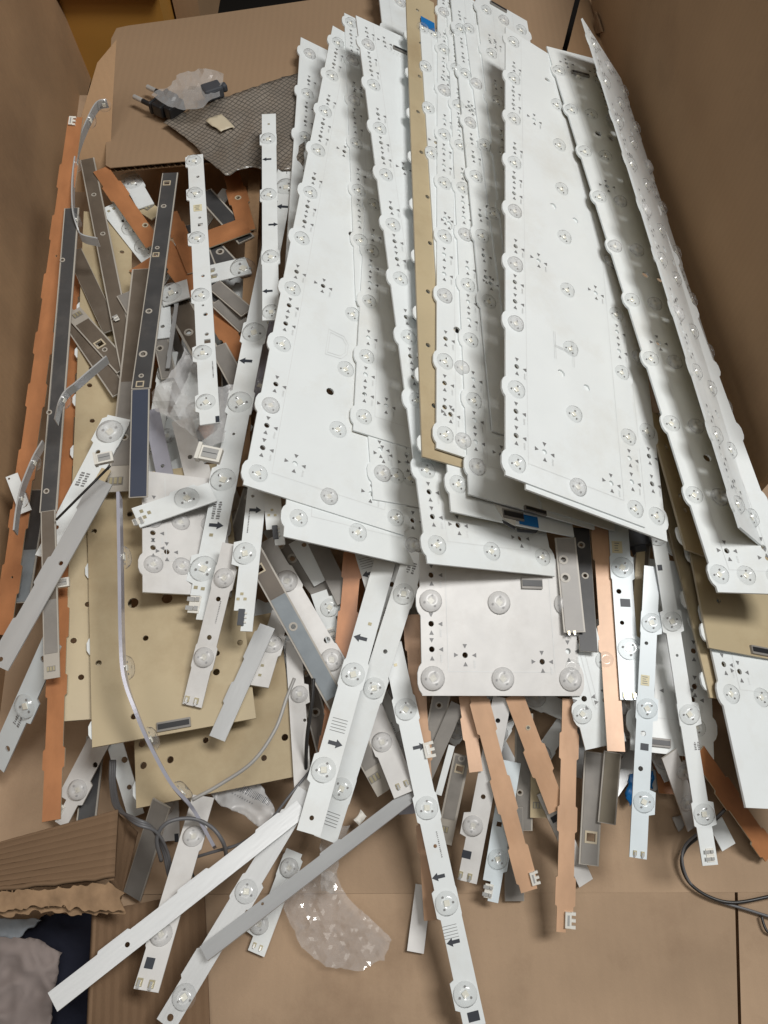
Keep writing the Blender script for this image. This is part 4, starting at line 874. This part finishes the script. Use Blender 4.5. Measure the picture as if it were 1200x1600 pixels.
# mesh antistatic bag with a printed grid, and the power plug in a clear bag, both on the lid
mesh_pts = [(256, 190), (300, 168), (352, 152), (420, 128), (470, 112), (478, 180), (474, 268), (380, 262), (352, 275), (332, 256), (300, 224)]
def grid_material():
    m = mat('antistatic', (0.23, 0.20, 0.165), 0.25, spec=0.6, var=.25, scale=18); nt = m.node_tree; b = nt.nodes['Principled BSDF']
    src = b.inputs['Base Color'].links[0].from_socket; tc = nt.nodes.new('ShaderNodeTexCoord'); mp = nt.nodes.new('ShaderNodeMapping'); mp.inputs['Rotation'].default_value = (0, 0, .6)
    nt.links.new(tc.outputs['Object'], mp.inputs[0]); acc = None
    for ax in 'XY':
        w = nt.nodes.new('ShaderNodeTexWave'); w.bands_direction = ax; w.inputs['Scale'].default_value = 70; nt.links.new(mp.outputs[0], w.inputs[0])
        r = nt.nodes.new('ShaderNodeMath'); r.operation = 'GREATER_THAN'; r.inputs[1].default_value = .9; nt.links.new(w.outputs['Fac'], r.inputs[0])
        if acc is None: acc = r
        else:
            mx = nt.nodes.new('ShaderNodeMath'); mx.operation = 'MAXIMUM'; nt.links.new(acc.outputs[0], mx.inputs[0]); nt.links.new(r.outputs[0], mx.inputs[1]); acc = mx
    mm = nt.nodes.new('ShaderNodeMixRGB'); mm.inputs[2].default_value = (.09, .08, .07, 1); nt.links.new(acc.outputs[0], mm.inputs[0]); nt.links.new(src, mm.inputs[1]); nt.links.new(mm.outputs[0], b.inputs['Base Color'])
grid_material()
mb = crumple('mesh_bag', mesh_pts, lambda x, y: zl + .008, 'antistatic', .006, .012, 40, 8.0); tag(mb, 'dark antistatic bag with a printed grid lying on the lid', 'bag')
st = crumple('paper_sticker', [(321, 189), (346, 178), (366, 198), (344, 206)], zl + .0125, 'plug_tan', .001, .02, 12, 1.0); st.parent = mb
pl = bpy.data.objects.new('power_plug', None); COL.objects.link(pl); pz = zl + .012; po2 = at(258, 162, pz); pl.location = tuple(po2); tag(pl, 'black two-pin power plug on the cardboard lid', 'power plug')
f = Flat(); f.box(-.009, .009, -.006, .006, -.009, .009); f.box(.009, .014, -.011, .011, -.011, .011)
def plug_part(name, V, F, m, parent=pl):
    o = link(name, mesh_from(name, V, F, [m]), parent); o.rotation_euler = (0, 0, math.radians(-35)); return o
pb = Flat(); pb.box(-.006, .008, -.014, .014, -.007, .006); pb.box(.008, .018, -.011, .011, -.007, .006); pb.box(-.010, -.006, -.015, .015, -.007, .006); b_ = plug_part('plug_body', pb.V, pb.F, 'black_plastic'); md = b_.modifiers.new('bevel', 'BEVEL'); md.width = .0025; md.segments = 2
for s_ in (-1, 1):
    for x0, x1, m_, r_ in ((-.022, -.009, 'black_plastic', .0026), (-.034, -.022, 'steel', .0026)):
        V, F = [], []
        for x in (x0, x1):
            for i in range(12): V.append((x, s_ * .010 + r_ * math.cos(i * .5236), r_ * math.sin(i * .5236)))
        for i in range(12): F.append((i, 12 + i, 12 + (i + 1) % 12, (i + 1) % 12))
        F += [tuple(range(12)), tuple(range(12, 24))[::-1]]; plug_part('pin' if m_ == 'steel' else 'pin_sleeve', V, F, m_)
tag(crumple('plug_bag', [(236, 146), (268, 134), (276, 116), (322, 106), (350, 116), (342, 150), (312, 168), (280, 172), (252, 160)], lambda x, y: zl + .022, 'bag_grey', .008, .018, 20, 11.0, smooth=False, solid=0), 'small cloudy plastic bag round the plug on the lid', 'plastic bag')
f = Flat(); p = at(332, 142, zl + .016)
f.box(-.010, .010, -.008, .008, -.006, .006); f.box(.010, .016, -.004, .004, -.004, .004); o = f.build('plug_adapter', 'charcoal', None); o.location = tuple(p); o.rotation_euler = (0, 0, .5); md = o.modifiers.new('bevel', 'BEVEL'); md.width = .002; md.segments = 2
tag(o, 'small dark plug piece inside the cloudy bag on the lid', 'plug')
# ------------------------------------------------------------------ loose connectors and scraps
def loose_plug(x, y, z, rz, s, label, m='plug_white'):
    o = bpy.data.objects.new('loose_connector', None); COL.objects.link(o); o.location = tuple(at(x, y, z)); o.rotation_euler = (.1, .05, rz); tag(o, label, 'connector')
    b = Flat(); b.box(-s, s, -s * .62, s * .62, 0, s * .5); b.box(-s, -s * .7, -s * .75, s * .75, 0, s * .7); b.build('housing', m, o)
    c = Flat(); c.box(-s * .55, s * .75, -s * .42, s * .42, s * .5, s * .58); c.build('metal_clip', 'steel', o)
    d = Flat(); d.box(-s * .5, s * .7, -s * .02, s * .02, s * .58, s * .61); d.build('slot', 'ink', o)
loose_plug(328, 712, .165, -.2, .0085, 'white square connector with a metal clip under the plastic sheet')
loose_plug(163, 718, .150, .3, .0065, 'small pale connector on the diagonal white strip')
loose_plug(97, 912, .105, .2, .0055, 'white connector between the silver strip and the tan board')
loose_plug(478, 1256, .06, .5, .0055, 'small white connector beside the barcode pouch')
o = bpy.data.objects.new('black_switch', None); COL.objects.link(o); o.location = tuple(at(988, 846, .080)); o.rotation_euler = (0, 0, .15); tag(o, 'black plastic plug by the yellow label strip', 'plug')
f = Flat(); f.box(-.006, .014, -.007, .012, 0, .008); f.box(-.012, -.006, .001, .005, .002, .006); f.box(-.003, .006, -.012, -.007, 0, .007); f.build('plug_body', 'charcoal', o)
tag(crumple('blue_scrap', [(984, 1210), (1020, 1204), (1022, 1232), (1000, 1240), (984, 1262), (978, 1240)], .012, 'blue_label', .004, .05, 14, 3.0), 'blue plastic scrap behind the lowest bluish strip', 'plastic scrap')
tag(crumple('paper_tag', [(552, 1284), (562, 1266), (574, 1274), (562, 1292)], .02, 'plug_white', .001, .05, 8, 4.0), 'small white paper tag with a hole near the clear bag', 'paper tag')
tag(crumple('paper_scrap', [(1052, 1276), (1072, 1268), (1086, 1280), (1060, 1298)], .006, 'foam', .002, .05, 8, 5.0), 'pale scrap on the carton floor under the right strips', 'paper scrap')
# ------------------------------------------------------------------ cables and strips bent or standing on edge
def spline(P, n=10):
    P = [Vector(p) for p in P]; P = [P[0] * 2 - P[1]] + P + [P[-1] * 2 - P[-2]]; out = []
    for i in range(1, len(P) - 2):
        for k in range(n):
            t = k / n; a, b, c, d = P[i - 1:i + 3]
            out.append(.5 * ((2 * b) + (c - a) * t + (2 * a - 5 * b + 4 * c - d) * t * t + (3 * b - a - 3 * c + d) * t ** 3))
    return out + [P[-2]]
def tube(name, pts, r, m, parent=None):
    Q = spline([at(*p) for p in pts]); V, F = [], []; nr = 8
    for i, p in enumerate(Q):
        d = (Q[min(i + 1, len(Q) - 1)] - Q[max(i - 1, 0)]).normalized(); u = d.orthogonal().normalized() if i == 0 else (u - d * u.dot(d)).normalized(); v = d.cross(u)
        for k in range(nr): a = k * 2 * math.pi / nr; V.append(tuple(p + u * r * math.cos(a) + v * r * math.sin(a)))
    for i in range(len(Q) - 1):
        for k in range(nr): j = (k + 1) % nr; F.append((i * nr + k, i * nr + j, (i + 1) * nr + j, (i + 1) * nr + k))
    F += [tuple(range(nr))[::-1], tuple(range(len(V) - nr, len(V)))]
    return link(name, mesh_from(name, V, F, [m], smooth=True), parent)
cb = bpy.data.objects.new('wire_bundle', None); COL.objects.link(cb); tag(cb, 'bundle of grey wires hanging over the torn cardboard', 'wires')
for d in (-3.2, 0, 3.2):
    tube('wire', [(176 + d, 1188, .045), (176 + d, 1225, .05), (184 + d, 1262, .075), (212, 1283 + d * 1.1, .095), (240 + d, 1296 + d, .09), (258 + d, 1330, .07), (268 + d, 1372, .055), (282 + d, 1392, .045)], .0011, 'cable_grey', cb)
tag(tube('wire', [(252, 1345, .07), (245, 1310, .085), (262, 1285, .09), (300, 1279, .085), (330, 1292, .08), (348, 1315, .075), (354, 1338, .06)], .0013, 'cable_grey'), 'thick grey wire looping above the hanging strips', 'wire')
tag(tube('wire', [(282, 1346, .05), (330, 1332, .06), (380, 1316, .065), (420, 1284, .07), (452, 1244, .075), (500, 1185, .07)], .0010, 'cable_grey'), 'thin grey wire running up from the silver strip to the tan board', 'wire')
tag(tube('wire', [(270, 1345, .055), (290, 1352, .05), (302, 1368, .045), (305, 1390, .04)], .0008, 'cable_black'), 'thin dark wire curling over the crumpled strip', 'wire')
tag(tube('wire', [(300, 1250, .115), (345, 1225, .115), (395, 1190, .115), (430, 1140, .115), (448, 1090, .115), (460, 1060, .115)], .0012, 'cable_pale'), 'pale grey wire curving over the stained tan boards', 'wire')
tag(tube('wire', [(490, 1060, .1), (487, 1100, .095), (480, 1150, .085), (478, 1200, .07), (480, 1230, .06)], .0013, 'cable_black'), 'dark wire hanging beside the greyed lens strip', 'wire')
tag(tube('wire', [(88, 812, .125), (110, 790, .135), (135, 765, .142), (155, 745, .145), (172, 728, .15)], .0009, 'cable_black'), 'thin dark wire across the diagonal white strip', 'wire')
lw = bpy.data.objects.new('cable_loop', None); COL.objects.link(lw); tag(lw, 'black cable loop on the carton floor at the right', 'cable')
tube('cable', [(1135, 1262, .03), (1100, 1300, .02), (1072, 1325, .008), (1065, 1350, .006), (1078, 1380, .006), (1110, 1402, .005), (1150, 1410, .006), (1215, 1398, .008)], .0012, 'cable_black', lw)
tube('cable', [(1132, 1266, .033), (1098, 1296, .024), (1070, 1322, .012), (1067, 1352, .009), (1082, 1384, .006), (1118, 1406, .004), (1170, 1422, .004), (1220, 1438, .004)], .0010, 'cable_grey', lw)
tag(tube('cable', [(1190, 1432, .004), (1194, 1446, .004), (1200, 1456, .004), (1215, 1462, .004)], .001, 'cable_black'), 'thin black wire end at the right edge of the floor', 'cable')
def ribbon(label, pts, hgt, m, lens=(), th=.0012, flip=1, name='bent_strip', lr=.0075):
    """thin strip standing on its edge along a traced path"""
    Q = spline([at(*p) for p in pts], 8); R = bpy.data.objects.new(name, None); COL.objects.link(R); tag(R, label, 'LED strip'); R.location = Q[0]
    V, F = [], []; nrm = []
    for i, p in enumerate(Q):
        d = (Q[min(i + 1, len(Q) - 1)] - Q[max(i - 1, 0)]).normalized(); s = d.cross(Vector((0, 0, 1))).normalized() * flip; nrm.append((s, d))
        up = Vector((0, 0, 1)) * .97 + s * .1
        for a, b in ((-.5, -1), (.5, -1), (.5, 0), (-.5, 0)): V.append(tuple(p - Q[0] + s * th * a + up * hgt * b))
    for i in range(len(Q) - 1):
        for k in range(4): j = (k + 1) % 4; F.append((i * 4 + k, i * 4 + j, i * 4 + 4 + j, i * 4 + 4 + k))
    F += [(3, 2, 1, 0), tuple(range(len(V) - 4, len(V)))]
    link('strip_body', mesh_from('strip_body', V, F, [m]), R)
    for fr in lens:
        i = min(len(Q) - 1, int(fr * (len(Q) - 1))); s, d = nrm[i]; p = Q[i] - Q[0] - Vector((0, 0, hgt * .5)) + s * (th * .5 + .0002)
        o = add_lens(R, 0, 0, 0, lr); M = Matrix.Identity(4); z = s; x = d; y = z.cross(x)
        for k in range(3): M[k][0], M[k][1], M[k][2], M[k][3] = x[k] * lr, y[k] * lr, z[k] * lr, p[k]
        o.matrix_local = M
ribbon('curved silver strip standing on edge by the back left corner', [(166, 155, .17), (150, 160, .17), (134, 190, .165), (120, 228, .16), (113, 275, .155), (113, 325, .15), (121, 355, .145), (128, 366, .14), (152, 372, .135)], .009, 'silver', (.06, .22, .45, .68), flip=-1, lr=.0065)
ribbon('curved silver strip standing on edge over the dark orange strip', [(166, 556, .165), (140, 578, .165), (117, 598, .165), (101, 611, .163), (91, 630, .16), (85, 655, .15)], .009, 'silver', (.72,), flip=-1, lr=.0065)
ribbon('bowed silver strip standing on edge at the far left', [(66, 688, .12), (52, 712, .12), (40, 740, .12), (31, 765, .12), (25, 795, .12), (21, 828, .118)], .009, 'silver', (.25, .68), flip=-1, lr=.0065)
ribbon('long lavender strip standing on edge over the tan boards', [(184, 768, .150), (186, 880, .145), (188, 1000, .14), (193, 1058, .135), (210, 1108, .13), (232, 1160, .12), (266, 1222, .105), (300, 1262, .09), (334, 1322, .07)], .012, 'lavender', (.12, .33, .62, .8), flip=-1, lr=.008, th=.0022)

# ------------------------------------------------------------------ build all stacked items
for i, it in enumerate(ITEMS):
    if i < FREE0 and covered(it, i) > .93: continue
    (build_strip if it.type == 'strip' else build_board)(i, it)
    if it.kw.get('join'): join_to_previous(i)
